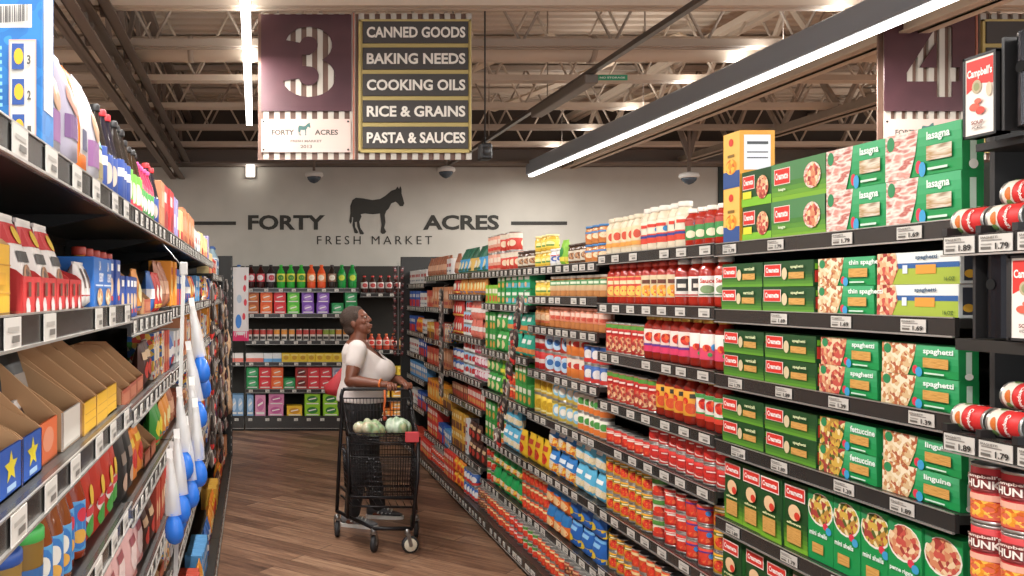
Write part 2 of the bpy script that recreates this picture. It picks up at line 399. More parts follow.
def aisle_sign(x_px, num, lines, label, w_px=217, numw=None):
    X = (x_px-255)*K; zb = EYE+(292-160)*K
    t = empty('aisle_sign', (X, 5.7, zb), label, 'sign')
    U = lambda v: v*K
    corr_sheet(U(97), U(146)).build('corrugated_backing', t)
    nx, nz, nw, nh = U(22), U(14), U(53), U(70)
    if num == '3': out, holes = three(), []
    else: out, holes = FOUR, FOURH
    sc = lambda pts: [(nx+u*nw, nz+v*nh) for u, v in pts]
    p = hollow_plate(U(90), U(96), sc(out), MAROON, -.032, -.024, [sc(h) for h in holes])
    p = B().join(p, Matrix.Translation((U(3), 0, U(48))))
    if num == '3': pass
    p.build('number_plate', t)
    q = B().box((U(3), -.032, U(7)), (U(92), -.024, U(40)), ramp_mat('pale_plaque_paint', ['c6aca1', 'cfb6ac'], 2, 'NOISE'))
    f = lambda u, v, o: (U(3)+U(89)*u, -.032-o, U(7)+U(33)*v)
    q.art(f, [('t', 'FORTY', .12, .52, .37, .68, '4a4a44'), ('t', 'ACRES', .6, .52, .86, .68, '4a4a44'), ('t', 'FRESH MARKET', .33, .3, .68, .37, '6a6a62'), ('t', '2013', .44, .12, .57, .22, '6a6a62')])
    q.join(B().poly([(x*U(11)+U(46), z*U(13)+U(23.5)) for x, z in donkey()], -.034, -.0325, mat('3d6460')))
    for u in (5.5, 89.5):
        for v in (9.5, 37.5): q.lathe([(U(1), -.037), (U(1), -.031)], INK, 8, axis='y', o=(U(u), 0, U(v)))
    q.build('name_plaque', t)
    x0 = U(97)
    c = corr_sheet(U(118), U(146)); B().join(c, Matrix.Translation((x0-U(2), 0, 0))).build('corrugated_backing', t)
    B().box((x0-U(2.5), -.03, 0), (x0-U(1), .012, U(146)), mat('a5654f', .5)).build('edge_strip', t)
    fr = B().box((x0+U(3), -.026, U(6.5)), (x0+U(115), -.0185, U(139)), YEL)
    for a, b_ in (((3, 6.5), (115, 8.5)), ((3, 137), (115, 139)), ((3, 6.5), (5, 139)), ((113, 6.5), (115, 139))):
        fr.box((x0+U(a[0]), -.038, U(a[1])), (x0+U(b_[0]), -.0255, U(b_[1])), YEL)
    fr.build('slat_frame', t)
    for i, s in enumerate(lines):
        z0 = U(10.5+(4-i)*26.2); z1 = z0+U(22)
        b = B().box((x0+U(7), -.036, z0), (x0+U(112), -.0262, z1), SLAT, .002)
        if s:
            tv, tf, asp = text_shape(s, .03); hh = U(10.9); ww = hh*asp*1.04
            if ww > U(98): ww = U(98)
            cx = x0+U(60) if len(s) > 8 else x0+U(60)
            b.add([(cx-ww/2+ww*u, -.0375, z0+U(5.4)+hh*v) for u, v in tv], tf, LETTER)
        b.build('name_slat', t)
    h = B()
    for u in (20, 195): h.tube([(U(u), -.005, U(146)), (U(u), -.005, 4.2-zb)], .004, STEEL, 5)
    h.build('hanger_cable', t)
    return t
aisle_sign(258, '3', ['CANNED GOODS', 'BAKING NEEDS', 'COOKING OILS', 'RICE & GRAINS', 'PASTA & SAUCES'], 'hanging sign with a maroon 3 plate and five named slats')
aisle_sign(878, '4', ['JUICE', 'WATER', 'SODA', 'CHIPS', 'SNACKS'], 'hanging sign with a maroon 4 plate, partly hidden at the right edge')
# dome cameras under the girders
for px, py, Y, lb in ((314, 177, 10.6, 'white dome camera under the roof, left of the donkey emblem'), (446, 172, 10.6, 'white dome camera under the roof above the lettering'), (689, 178, 10.2, 'white dome camera in front of the dark corner of the back wall')):
    x, z = pxw(px, py, Y)
    t = empty('dome_camera', (x, Y, z), lb, 'camera', 'ceiling dome cameras')
    B().lathe([(.10, .0), (.11, .02), (.10, .05), (.03, .07)], 'c9c6c0', 16).build('mount_ring', t)
    B().lathe([(.01, -.075), (.045, -.06), (.075, -.03), (.085, 0)], mat('3b4650', .15), 16).build('dome', t)
    B().tube([(0, 0, .06), (0, 0, 4.25-z)], .018, TAN3, 6).bar((0, 0, .25), (.25, .1, 4.15-z), .05, .03, TAN3).bar((0, 0, .25), (-.25, .1, 4.15-z), .05, .03, TAN3).build('bracket', t)
x, z = pxw(485, 160, 6.2)
t = empty('speaker', (x, 6.2, z), 'small black speaker hanging just right of the maroon 3 sign', 'speaker')
B().box((-.04, -.05, 0), (.04, .05, .11), mat('201f1f', .5), .01).build('cabinet', t)
B().lathe([(.03, -.056), (.034, -.049)], mat('3a3a3a', .3), 12, axis='y', o=(0, 0, .055)).build('cone', t)
B().tube([(0, 0, .11), (0, 0, 4.24-z)], .006, BLACK, 5).build('hanger', t)

# ---------------------------------------------------------------- product kinds
class Kind: pass
KINDS = {}
def kind(key, noun, cat, look, w, d, h, parts):
    k = Kind(); k.key = key; k.noun = noun; k.cat = cat; k.look = look; k.w = w; k.d = d; k.h = h; k.round = False
    k.meshes = [(n, b.mesh(noun if n is None else n)) for n, b in parts]
    j = B()
    for n, b in parts: j.join(b)
    k.flat = j.mesh(noun)
    KINDS[key] = k
    return k
def front_of(w, h, y=0):
    return lambda u, v, o: (-w/2+w*u, y-o, h*v)
def carton(key, noun, look, w, d, h, base, art, side=None, rsideart=None, cat='box', c=.0015, extra=None, left=False):
    b = B().box((-w/2, 0, 0), (w/2, d, h), base, c)
    b.art(front_of(w, h), art)
    sa = rsideart or [('r', .15, .12, .85, .88, side)] if (side or rsideart) else []
    b.art(lambda u, v, o: (w/2+o, d*u, h*v), sa)
    b.art(lambda u, v, o: (-w/2-o, d*(1-u), h*v), sa)
    parts = [(None, b)]
    if extra: parts += extra(w, d, h)
    return kind(key, noun, cat, look, w, d, h, parts)
def cyl(r, h, y=None, z0=0, reps=3):
    y = r if y is None else y
    def mk(k):
        def fn(u, v, o):
            a = -PI/2+2*PI/reps*(k+(u-.5)); return ((r+o)*math.cos(a), y+(r+o)*math.sin(a), z0+h*v)
        return fn
    return [mk(k) for k in range(reps)]
def shrink(art):
    return art
def can(key, look, r, h, base, art, noun='food_can', reps=3, cat='can', metal='b9b7b2'):
    mt = mat(metal, .3, .8)
    b = B().lathe([(r*.93, 0), (r*.99, .003), (r*.99, .006), (r*.95, .008), (r*.95, h-.008), (r*.99, h-.006), (r*.99, h-.002), (r*.93, h), (r*.9, h-.003)], mt, 18, c=(0, r))
    l = B().lathe([(r*.955, .0085), (r*.97, .009), (r*.97, h-.009), (r*.955, h-.0085)], M(base), 18, c=(0, r))
    for fn in cyl(r*.97, h-.02, r, .01, reps): l.art(fn, art, 1)
    k = kind(key, noun, cat, look, 2*r, 2*r, h, [(None, b), ('paper_label', l)]); k.round = True; return k
def jar(key, look, r, h, content, lid, base, art, lz=(.18, .68), noun='sauce_jar', cat='jar', neck=.62, reps=3):
    z = lambda f: h*f
    body = B().lathe([(r*.8, 0), (r*.97, z(.03)), (r, z(.08)), (r, z(.70)), (r*.93, z(.77)), (r*neck, z(.86)), (r*neck, z(.9))], content, 18, c=(0, r))
    li = B().lathe([(r*neck*1.12, z(.885)), (r*neck*1.15, z(.9)), (r*neck*1.15, z(.985)), (r*neck*1.05, h)], lid, 16, c=(0, r))
    la = B().lathe([(r*1.002, z(lz[0])), (r*1.012, z(lz[0])+.001), (r*1.012, z(lz[1])-.001), (r*1.002, z(lz[1]))], M(base), 18, c=(0, r))
    for fn in cyl(r*1.012, z(lz[1]-lz[0]), r, z(lz[0]), reps): la.art(fn, art, 1)
    k = kind(key, noun, cat, look, 2*r*1.02, 2*r, h, [(None, body), ('lid', li), ('paper_label', la)]); k.round = True; return k
def bottle(key, look, r, h, content, cap, base, art, noun='drink_bottle', cat='bottle', sh=.6, lz=(.2, .55), neck=.33, reps=3):
    z = lambda f: h*f
    body = B().lathe([(r*.75, 0), (r*.98, z(.03)), (r, z(.1)), (r, z(sh)), (r*.85, z(sh+.1)), (r*neck*1.2, z(.86)), (r*neck, z(.9)), (r*neck, z(.93))], content, 14, c=(0, r))
    li = B().lathe([(r*neck*1.3, z(.92)), (r*neck*1.35, z(.93)), (r*neck*1.3, z(.99)), (r*neck, h)], cap, 12, c=(0, r))
    la = B().lathe([(r*1.0, z(lz[0])), (r*1.015, z(lz[0])+.001), (r*1.015, z(lz[1])-.001), (r*1.0, z(lz[1]))], M(base), 14, c=(0, r))
    for fn in cyl(r*1.015, z(lz[1]-lz[0]), r, z(lz[0]), reps): la.art(fn, art, 1)
    k = kind(key, noun, cat, look, 2*r*1.03, 2*r, h, [(None, body), ('cap', li), ('paper_label', la)]); k.round = True; return k
def pouch(key, noun, look, w, d, h, base, art, cat='bag', crimp=None, lean=0):
    b = B(); n, k = 8, 8
    def prof(u, v):
        e = max(0, 1-(2*u-1)**4); t = min(1, v*6+.25)*min(1, (1-v)*2.2)**.7 if v < .96 else .03
        return d/2*(e**.6)*t
    def pt(u, v, o, side):
        q = prof(u, v); squeeze = 1-.06*math.sin(PI*v)
        return (-w/2*squeeze+w*squeeze*u, d/2-side*(q+o)+lean*v*h, h*v)
    for side in (1, -1):
        vs = [pt(i/n, j/k, 0, side) for j in range(k+1) for i in range(n+1)]
        fs = [(j*(n+1)+i, j*(n+1)+i+1, (j+1)*(n+1)+i+1, (j+1)*(n+1)+i) for j in range(k) for i in range(n)]
        b.add(vs, fs if side == 1 else [f[::-1] for f in fs], M(base), True)
    b.art(lambda u, v, o: pt(u, v*.95, o+.0008, 1), art, 2)
    b.art(lambda u, v, o: pt(1-u, v*.95, o+.0008, -1), art, 2)
    c = B().box((-w/2*.99, d/2-.003+lean*h*.97, h*.955), (w/2*.99, d/2+.003+lean*h*.97, h), crimp or base)
    return kind(key, noun, cat, look, w, d, h, [(None, b), ('sealed_edge', c)])
def tub(key, look, r, h, base, lid, art, noun='plastic_tub', cat='tub'):
    b = B().lathe([(r*.85, 0), (r*.88, .004), (r*.98, h*.86), (r*.98, h*.88)], base, 18, c=(0, r))
    def mk(k):
        return lambda u, v, o: ((r*(.88+.1*v)+o)*math.cos(-PI/2+2*PI/3*(k+u-.5)), r+(r*(.88+.1*v)+o)*math.sin(-PI/2+2*PI/3*(k+u-.5)), .004+(h*.84)*v)
    for k in range(3): b.art(mk(k), art, 1)
    li = B().lathe([(r, h*.87), (r, h*.98), (r*.9, h)], lid, 18, c=(0, r))
    return kind(key, noun, cat, look, 2*r, 2*r, h, [(None, b), ('lid', li)])

DG, MG, LG, BG = '1d4a22', '2f8a3c', '7fbf2e', '16924a'   # greens of the pasta boxes
RB = 'd8342a'
def grad(a, b, n=4, v0=0., v1=1., u0=0., u1=1.):
    ca = [int(a[i:i+2], 16) for i in (0, 2, 4)]; cb = [int(b[i:i+2], 16) for i in (0, 2, 4)]
    return [('r', u0, v0+(v1-v0)*i/n, u1, v0+(v1-v0)*(i+1)/n, '%02x%02x%02x' % tuple(int(x+(y-x)*(i+.5)/n) for x, y in zip(ca, cb))) for i in range(n)]
def badge(u0, v0, u1, v1):
    e = (u1-u0)*.04
    return [('r', u0-e, v0-.02, u1+e, v1+.02, 'f3e3d8'), ('r', u0, v0, u1, v1, RB), ('t', 'Creamette', u0+(u1-u0)*.08, v0+(v1-v0)*.3, u1-(u1-u0)*.08, v1-(v1-v0)*.22, 'fbf4ee')]
# printed green-box range (dark green, red badge)
def creamette_flat(key, look, w, h, word):
    carton(key, 'pasta_box', look, w, .05, h, DG, grad('6aa832', DG, 5, .0, .55)+badge(.05, .42, .38, .86)+[('e', .47, .5, .055, .24, 'd9c9a0'), ('r', .56, .3, .86, .55, NOODLE), ('t', word, .6, .68, .85, .82, 'dfe7b4')],
           rsideart=[('r', .1, .15, .9, .6, RB), ('r', .1, .65, .9, .85, LG)])
creamette_flat('cr_spag', 'dark green spaghetti box with red badge', .285, .086, 'spaghetti')
creamette_flat('cr_thin', 'dark green thin pasta box with red badge', .27, .086, 'vermicelli')
carton('cr_las', 'pasta_box', 'green lasagna box with red badge', .30, .055, .128, DG, grad('86b82e', '3d7a35', 4, 0, .5)+[('r', 0, .5, 1, 1, '4d8450')]+badge(.07, .45, .36, .84)+[('e', .78, .52, .15, .33, LASA), ('p', [(.66, .55), (.8, .85), (.93, .6), (.85, .2), (.7, .3)], MEATY), ('t', 'lasagna', .16, .24, .3, .34, 'e6eecb')], rsideart=[('r', .1, .1, .9, .9, '2f6b30')])
carton('cr_las_s', 'pasta_box', 'small dark green lasagna box with red badge', .19, .055, .128, DG, [('r', 0, 0, 1, .25, LG)]+badge(.06, .5, .44, .85)+[('r', .06, .22, .36, .42, 'e6dc3a'), ('e', .73, .48, .2, .33, MEATY)])
GEN = [('r', .0, 0, .99, 1, BG)]
def store_flat(key, look, w, h, word, photo, d=.05, split=.42, win=NOODLE):
    art = grad('1b9450', '54b37c', 4, .25, 1, .3, 1)+[('p', [(0, 0), (split-.06, 0), (split+.02, .5), (split+.06, 1), (0, 1)], photo), ('e', .08, .8, .055, .16, '2f8a55'), ('e', .47, .2, .04, .14, 'd8384e'), ('e', .52, .14, .045, .16, '3f9fd0'),
          ('t', word, .58, .68, .58+.042*len(word), .9, 'e9f5ec'), ('r', .58, .3, .9, .6, win), ('r', .6, .1, .85, .15, 'cfe8d4')]
    carton(key, 'pasta_box', look, w, d, h, BG, art, rsideart=[('r', 0, 0, 1, 1, '178544'), ('r', .35, .2, .65, .85, 'c8dcc8'), ('e', .5, .12, .22, .1, 'f0ece0')])
store_flat('st_las', 'bright green lasagna box with red food photo', .27, .128, 'lasagna', LASA, .055, .40, ramp_mat('lasagna_sheets', ['8a6a44', 'e2d8c4', 'b08a58', 'f0ece4'], 30, 'NOISE', stretch=(.3, 1, 2)))
store_flat('st_spag', 'bright green spaghetti box with pasta photo', .28, .086, 'spaghetti', PASTA)
store_flat('st_meat', 'bright green spaghetti box with meat sauce photo', .26, .086, 'spaghetti', MEATY)
store_flat('st_ling', 'bright green linguine box with pasta photo', .28, .086, 'linguine', PASTA)
store_flat('st_fett', 'bright green fettuccine box with salad photo', .26, .086, 'fettuccine', SALAD)
store_flat('st_angel', 'bright green thin spaghetti box with pasta photo', .26, .086, 'thin spaghetti', PASTA)
carton('white_spag', 'pasta_box', 'white blue and green pasta box', .30, .05, .088, 'e8ebe6', [('r', 0, 0, 1, .5, 'a3b640'), ('r', .25, .5, 1, .66, '2f5f9c'), ('p', [(0, 0), (.2, 0), (.28, .5), (.24, 1), (0, 1)], MEATY), ('r', .5, .32, .74, .6, 'e09a3c'), ('r', .34, .34, .4, .6, 'dfe7ee'), ('t', 'spaghetti', .5, .74, .76, .9, '45607a'), ('t', '16 OZ', .84, .1, .96, .22, '4c6a2a')], rsideart=[('r', .2, .1, .8, .9, '3b3f48'), ('e', .5, .3, .3, .12, 'e8b23c')])
def creamette_up(key, look, word='elbows'):
    carton(key, 'pasta_box', look, .128, .055, .225, DG, grad('84bd30', DG, 6, 0, .42)+badge(.1, .76, .9, .93)+[('e', .5, .56, .26, .12, 'ecc79a'), ('e', .62, .52, .12, .06, 'd8402e'), ('r', .2, .1, .8, .34, NOODLE), ('t', word, .2, .38, .8, .42, 'e8ecb0')], rsideart=[('r', .1, .1, .9, .9, '2f6b30')])
creamette_up('cr_up', 'upright dark green pasta box with red badge')
creamette_up('cr_up2', 'upright dark green rotini box with red badge', 'rotini')
def store_up(key, look, word, photo):
    carton(key, 'pasta_box', look, .13, .06, .225, BG, [('e', .5, .74, .5, .23, 'f1ede0'), ('e', .5, .75, .46, .21, photo), ('e', .13, .91, .1, .06, '2f8a55'), ('e', .72, .53, .1, .05, 'd8384e'), ('e', .85, .48, .11, .055, '3f9fd0'), ('t', word, .1, .36, .8, .43, 'eaf5ec'), ('r', .22, .12, .66, .26, NOODLE)], rsideart=[('r', 0, 0, 1, 1, '178544'), ('r', .2, .1, .8, .9, '2f9a5a')])
store_up('st_up', 'upright bright green shells box with food bowl photo', 'mini shells', SALAD)
store_up('st_up2', 'upright bright green penne box with food bowl photo', 'penne rigate', MEATY)
carton('yel_las', 'pasta_box', 'narrow upright yellow and blue pasta box', .115, .13, .208, 'f0c060', [('r', 0, 0, 1, .3, '33538f'), ('e', .5, .38, .34, .14, FRUIT), ('e', .5, .82, .14, .07, 'd8402e'), ('r', .3, .55, .7, .6, '8a6a30')], rsideart=[('r', 0, 0, 1, 1, 'e2a02c'), ('r', .12, .3, .88, .92, 'e8ecf0'), ('r', .2, .5, .8, .52, '44484c'), ('r', .2, .6, .8, .62, '44484c'), ('r', .2, .75, .8, .8, '44484c')])
# jars of sauce
RED, RED2 = mat('a92b1c', .12), mat('8f2418', .12); CREAM = mat('e3d5bb', .15); AMB = mat('b06f38', .15); GOLD = mat('c9a24a', .3, .6)
jar('cream_s', 'cream sauce jar with orange print', .037, .185, CREAM, 'ded2b8', 'e6cfa4', [('e', .5, .62, .3, .3, 'ecd8b4'), ('e', .5, .62, .24, .2, 'd4533a'), ('r', .0, .1, 1, .3, 'eaa24a')], lz=(.15, .7))
jar('cream_l', 'tall cream sauce jar with red and blue label', .041, .2, CREAM, 'e6e0d4', 'ece0c8', [('r', 0, 0, 1, .42, 'd8452c'), ('r', 0, .25, 1, .36, '31418c'), ('e', .7, .6, .14, .12, '2f8ac2'), ('r', .1, .72, .7, .86, 'd8402e')])
jar('red_green', 'red sauce jar with green label and white lid', .034, .16, RED, 'eee8dc', '3f8f4a', [('r', 0, .75, 1, 1, 'b4453a'), ('e', .5, .3, .3, .2, 'e8e0c0'), ('e', .8, .85, .12, .1, '4aa0d0')])
jar('red_gold', 'red sauce jar with gold and orange label', .037, .2, RED, 'c84a3a', 'e0b264', [('r', .06, .05, .94, .95, 'd8483a'), ('e', .5, .3, .42, .24, 'ecc45c'), ('r', .15, .62, .85, .8, 'f0dcb0')])
jar('red_tan', 'red sauce jar with tan food label', .037, .2, RED, 'c84a3a', 'd8c39c', [('e', .5, .3, .44, .26, FRUIT), ('r', .15, .62, .85, .8, '6a3a2a')])
jar('red_black', 'red sauce jar with white and black label', .041, .2, RED, 'd9d4ca', 'ebe6dc', [('r', .2, .28, .8, .9, '33302e'), ('r', .3, .45, .7, .65, 'e6ded0'), ('r', 0, .05, 1, .12, 'c04030')], lz=(.2, .62))
jar('red_white', 'red sauce jar with white and green label', .041, .2, RED, 'd9d4ca', 'ece8e0', [('t', 'Sauce', .15, .66, .85, .88, 'c8382c'), ('e', .5, .36, .34, .2, '7f9a6a'), ('r', .1, .08, .9, .14, '4a6a4a')], lz=(.2, .62))
jar('red_pink', 'red sauce jar with pink and purple label', .041, .205, RED2, GOLD, 'f0d8cc', [('r', 0, 0, 1, .34, 'e0406a'), ('r', 0, .26, 1, .36, '6a3a8c'), ('e', .5, .66, .3, .2, TOMATO), ('e', .82, .55, .13, .11, '4a9ad0')])
jar('red_pinkw', 'red sauce jar with white top and pink label', .041, .205, RED2, GOLD, 'f4ece2', [('r', 0, 0, 1, .45, 'e04a6c'), ('e', .35, .45, .2, .14, TOMATO), ('e', .7, .48, .16, .14, '3f9ad4'), ('e', .5, .2, .1, .08, '4a9a50')])
jar('red_yellow', 'red sauce jar with yellow orange label', .041, .205, RED2, 'b0753a', 'eaa73a', [('e', .5, .3, .32, .22, 'd8562e'), ('e', .2, .6, .18, .14, TOMATO), ('r', .45, .72, .8, .9, '3c3a30')])
jar('red_garden', 'red sauce jar with white red and green label', .041, .205, RED2, GOLD, 'ece6dc', [('r', 0, 0, 1, .2, 'd8402e'), ('r', 0, .2, 1, .27, '4a9a50'), ('e', .45, .6, .3, .22, TOMATO), ('e', .8, .5, .14, .13, '3f8ac4'), ('r', 0, .85, 1, 1, '4a9a50')])
jar('amber', 'amber jar with orange food label', .040, .125, AMB, 'b4552c', 'd9a070', [('e', .5, .55, .36, .3, 'e8c8a0'), ('r', 0, .0, 1, .2, 'c4603a')], neck=.8)
jar('amber_g', 'amber jar with green topped label', .040, .12, mat('c08450', .2), 'e8e0d0', 'd8b48a', [('r', 0, .5, 1, 1, '56935a'), ('r', .2, .62, .8, .85, 'e0ead0')], neck=.8, lz=(.3, .8))
jar('amber_r', 'amber jar with pale red label', .040, .125, mat('bf7a48', .2), 'd88a70', 'd9886c', [('r', .1, .5, .9, .85, 'f0c8b4'), ('e', .5, .3, .3, .16, 'c44a34')], neck=.8, lz=(.35, .85))
jar('amber_b', 'orange jar with blue lid', .04, .10, mat('d08a50', .2), '4a82b8', 'cf7a3c', [('e', .5, .5, .36, .3, 'f0d8b0'), ('r', 0, .8, 1, 1, '5a8ac0')], neck=.85)
jar('yel_jar', 'yellow jar with green print', .042, .10, mat('d8b040', .2), 'e8dc9c', 'e8cc4c', [('e', .5, .5, .34, .3, 'f2eaa0'), ('r', .2, .2, .8, .4, '5a8a3c')], neck=.85)
jar('blue_jar', 'white jar with blue star label', .042, .105, mat('e2dfd8', .2), 'e9e6df', 'e8e8ea', [('e', .5, .5, .36, .3, '2f5aa8'), ('e', .5, .5, .16, .16, 'f0e8e0'), ('r', .1, .8, .9, .92, 'c83c34')], neck=.85)
jar('brown_jar', 'brown glass jar with pale label', .05, .118, mat('59402f', .15), '4a3428', 'd9cdb8', [('e', .5, .5, .36, .32, NUTS)], neck=.85)
jar('oil_amber', 'amber oil bottle with red cap', .03, .2, mat('a9781e', .1), 'b43a2a', 'e8c23c', [('r', .1, .2, .9, .8, 'd88a2a')], noun='oil_bottle', cat='bottle', neck=.6, lz=(.2, .6))
# cans
CR = .0385
def rc(key, look, base, art, r=CR, h=.105, **k): return can(key, look, r, h, base, art, **k)
rc('redtom', 'red tomato can', 'cf3226', [('e', .5, .35, .34, .26, TOMATO), ('r', 0, .78, 1, .84, 'f0e0d0'), ('r', .2, .62, .8, .74, 'f2e6da')], h=.085)
rc('redwhite', 'red can with white swoosh', 'd2322a', [('e', .5, .22, .42, .14, 'e9cfc4'), ('e', .5, .28, .34, .12, 'c02820'), ('r', .15, .6, .85, .8, 'b82622'), ('r', .25, .66, .75, .74, 'f4ded4')], h=.085)
rc('redblue', 'red tomato can with blue spot', 'd8402e', [('e', .5, .28, .32, .2, TOMATO), ('e', .75, .6, .14, .16, '3f8ad0'), ('r', 0, .78, 1, .88, '6a3a8c')], h=.085)
rc('tallmeal', 'tall red and green can with pasta photo', 'cf3428', [('e', .5, .3, .46, .26, MEATY), ('r', 0, .86, 1, 1, '5a9a3c'), ('r', .1, .62, .9, .8, 'b8201c'), ('r', .2, .68, .8, .75, 'f2e0d4')], r=.036, h=.155)
rc('tomyel', 'yellow can with tomato photo', 'e8a92c', [('e', .5, .4, .42, .3, TOMATO), ('r', .0, .74, 1, .92, '6a7a2c'), ('r', .2, .78, .8, .88, 'f4e8c0')], h=.092)
rc('tomred', 'orange red vegetable can', 'dc5a2c', [('e', .5, .35, .4, .28, TOMATO), ('r', 0, .72, 1, .9, 'f0d8a0')], h=.092)
rc('tomgreen', 'white and green can with tomato photo', 'e4dcc8', [('r', 0, .0, 1, .3, 'c8382a'), ('e', .5, .42, .36, .2, TOMATO), ('r', 0, .72, 1, 1, '4f8f3c')], h=.092)
rc('yelblue', 'yellow and pale blue canister', 'e8cf5a', [('e', .5, .5, .34, .36, '8cc0dc'), ('e', .5, .5, .2, .2, 'f0ece0'), ('r', 0, .88, 1, 1, '9a8a3c')], r=.05, h=.13)
rc('redlid', 'large jar with pale blue label and red side', 'c8402e', [('e', .5, .5, .4, .42, 'bcd6e8'), ('e', .5, .5, .2, .18, '3a6ca8')], r=.052, h=.13)
rc('redplain', 'red tub with white band', 'cf3030', [('r', 0, .35, 1, .6, 'e8d8d0')], r=.045, h=.125)
rc('orangew', 'orange and white snack canister', 'e8843c', [('r', 0, .5, 1, 1, 'ece0d0'), ('e', .5, .62, .3, .16, 'c8382c')], r=.045, h=.125)
rc('yelcan', 'yellow food canister', 'e4c23a', [('e', .5, .5, .36, .3, 'c8a028'), ('r', 0, .1, 1, .2, 'f0e4a0')], r=.05, h=.125)
rc('tallpink', 'pink and white tall canister', 'e3a58c', [('r', 0, .1, 1, .3, 'd2402e'), ('r', .15, .5, .85, .8, 'f0dcc8')], r=.045, h=.135)
rc('tallred', 'red labelled tall canister', 'd84a3c', [('r', 0, .7, 1, 1, 'e9ddc8'), ('e', .5, .4, .3, .2, 'f0d8b8')], r=.048, h=.135)
rc('whtgrn', 'white green and orange can', 'e8e4d4', [('r', 0, 0, 1, .35, 'e07a34'), ('e', .5, .62, .34, .22, '4f9a48')])
rc('bluecan', 'blue and red can', '3a66ac', [('e', .5, .5, .34, .3, 'e8e4e0'), ('r', 0, 0, 1, .25, 'cf3a34')])
rc('pinkcan', 'pink and white can', 'd85a78', [('e', .5, .5, .34, .3, 'f0e0e4'), ('r', 0, .8, 1, 1, 'e8e0e0')])
rc('lbluecan', 'pale blue and red can', '9cc4dc', [('e', .5, .5, .34, .3, 'c83a34'), ('r', 0, 0, 1, .25, 'e8e8e4')])
rc('browncan', 'brown food can', '9a5a3c', [('e', .5, .4, .34, .3, NUTS), ('r', 0, .75, 1, .92, 'd8a878')])
rc('redbrown', 'dark red food can', '9c3026', [('e', .5, .4, .34, .3, NUTS), ('r', 0, .75, 1, .92, 'e0b088')])
# bags and boxes of the far sections
def bag(key, look, w, d, h, base, art, noun='food_bag', **k): pouch(key, noun, look, w, d, h, base, art, **k)
bag('noodle_b', 'blue pasta bag with pale noodles', .13, .07, .165, '2c79c0', [('r', 0, .0, 1, .5, FRUIT), ('e', .5, .42, .5, .18, 'e8dcc0'), ('r', .1, .66, .9, .82, 'dfeaf2')])
bag('noodle_lb', 'light blue pasta bag with pale noodles', .13, .07, .165, '5cb4d8', [('r', 0, .0, 1, .42, 'e6d3a8'), ('e', .5, .36, .5, .16, 'f0e8d4'), ('r', .15, .66, .85, .8, 'f2f6f4')])
bag('noodle_by', 'dark blue pasta bag with yellow noodles', .15, .07, .15, '2462b4', [('r', 0, .05, 1, .36, 'e8c634'), ('e', .26, .36, .34, .14, 'e8c634'), ('r', .2, .68, .8, .82, '8cc0e8'), ('r', 0, .9, 1, 1, '6aa8dc')])
bag('noodle_g', 'green pasta bag with orange noodles', .13, .07, .15, '1f9a50', [('r', 0, .0, 1, .48, FRUIT), ('e', .5, .4, .5, .14, 'efe0c0')])
bag('noodle_y', 'yellow and red soup bag', .12, .06, .18, 'e8bc2c', [('e', .5, .38, .4, .2, TOMATO), ('r', .1, .66, .9, .84, 'c8442c')])
bag('noodle_o', 'orange and blue pasta bag', .13, .07, .15, 'e2702c', [('r', 0, .55, 1, 1, '2a74b4'), ('e', .5, .3, .44, .2, 'f0c890')])
bag('rice_g', 'green rice bag', .11, .06, .15, '3fa048', [('e', .5, .38, .36, .22, 'e8dca0'), ('r', .1, .68, .9, .84, 'f0f0e0')])
bag('rice_t', 'teal and orange rice bag', .12, .06, .15, '2ca98c', [('r', 0, 0, 1, .4, 'e08a4c'), ('r', .15, .62, .85, .82, 'e8f0e8')])
bag('rice_l', 'lime and yellow packet', .10, .06, .15, '8cc83c', [('r', 0, 0, 1, .35, 'e8d84c'), ('e', .5, .55, .34, .2, '2c8a3c')])
bag('pack_r', 'red snack packet', .10, .05, .15, 'd0332c', [('e', .5, .5, .36, .22, 'e8dccc'), ('r', 0, .1, 1, .2, 'f0d060')])
bag('pack_o', 'orange snack packet', .10, .05, .15, 'e8973c', [('e', .5, .5, .36, .22, 'f2e4a0'), ('r', .1, .1, .9, .2, '3a6ca8')])
bag('pack_p', 'pink and white packet', .10, .05, .15, 'e07a68', [('r', 0, .4, 1, .65, 'f0e4dc')])
bag('pack_b', 'blue white and red packet', .10, .05, .15, '3a6cb4', [('r', 0, .35, 1, .6, 'eceae8'), ('e', .5, .2, .2, .12, 'd0332c')])
bag('chip_g', 'tall green topped snack bag with blue front', .12, .07, .22, '2f6f56', [('r', 0, .1, 1, .6, '4aa0d4'), ('e', .5, .35, .34, .16, 'ece0b0')], lean=.25)
bag('chip_y', 'tall green topped snack bag with yellow front', .12, .07, .22, '2f5f46', [('r', 0, .1, 1, .6, 'e0b860'), ('e', .5, .35, .34, .16, 'f0e8d0')], lean=.25)
bag('chip_n', 'tall brown snack bag', .11, .06, .19, 'a8684a', [('r', 0, .3, 1, .6, 'd8a888')], lean=.1)
bag('pinkbag', 'pale pink candy bag', .16, .07, .20, 'e7b9b4', [('e', .5, .5, .36, .26, 'f0dad4'), ('r', .2, .66, .8, .78, 'a85a5c'), ('r', .2, .15, .8, .22, 'c8807c')])
bag('blackbag', 'black snack bag with small white print', .13, .06, .22, '22201f', [('r', .2, .55, .8, .7, '8a7a6c'), ('e', .5, .3, .3, .12, 'c8a890')])
bag('choc', 'dark brown candy bag', .13, .05, .15, '4a2a22', [('e', .5, .4, .36, .2, 'c83c30'), ('r', .1, .66, .9, .84, 'd8b890')])
bag('yelred', 'yellow and red candy bag', .12, .06, .16, 'e8862c', [('e', .5, .5, .4, .2, 'd03428'), ('r', .1, .75, .9, .9, 'f0c83c')])
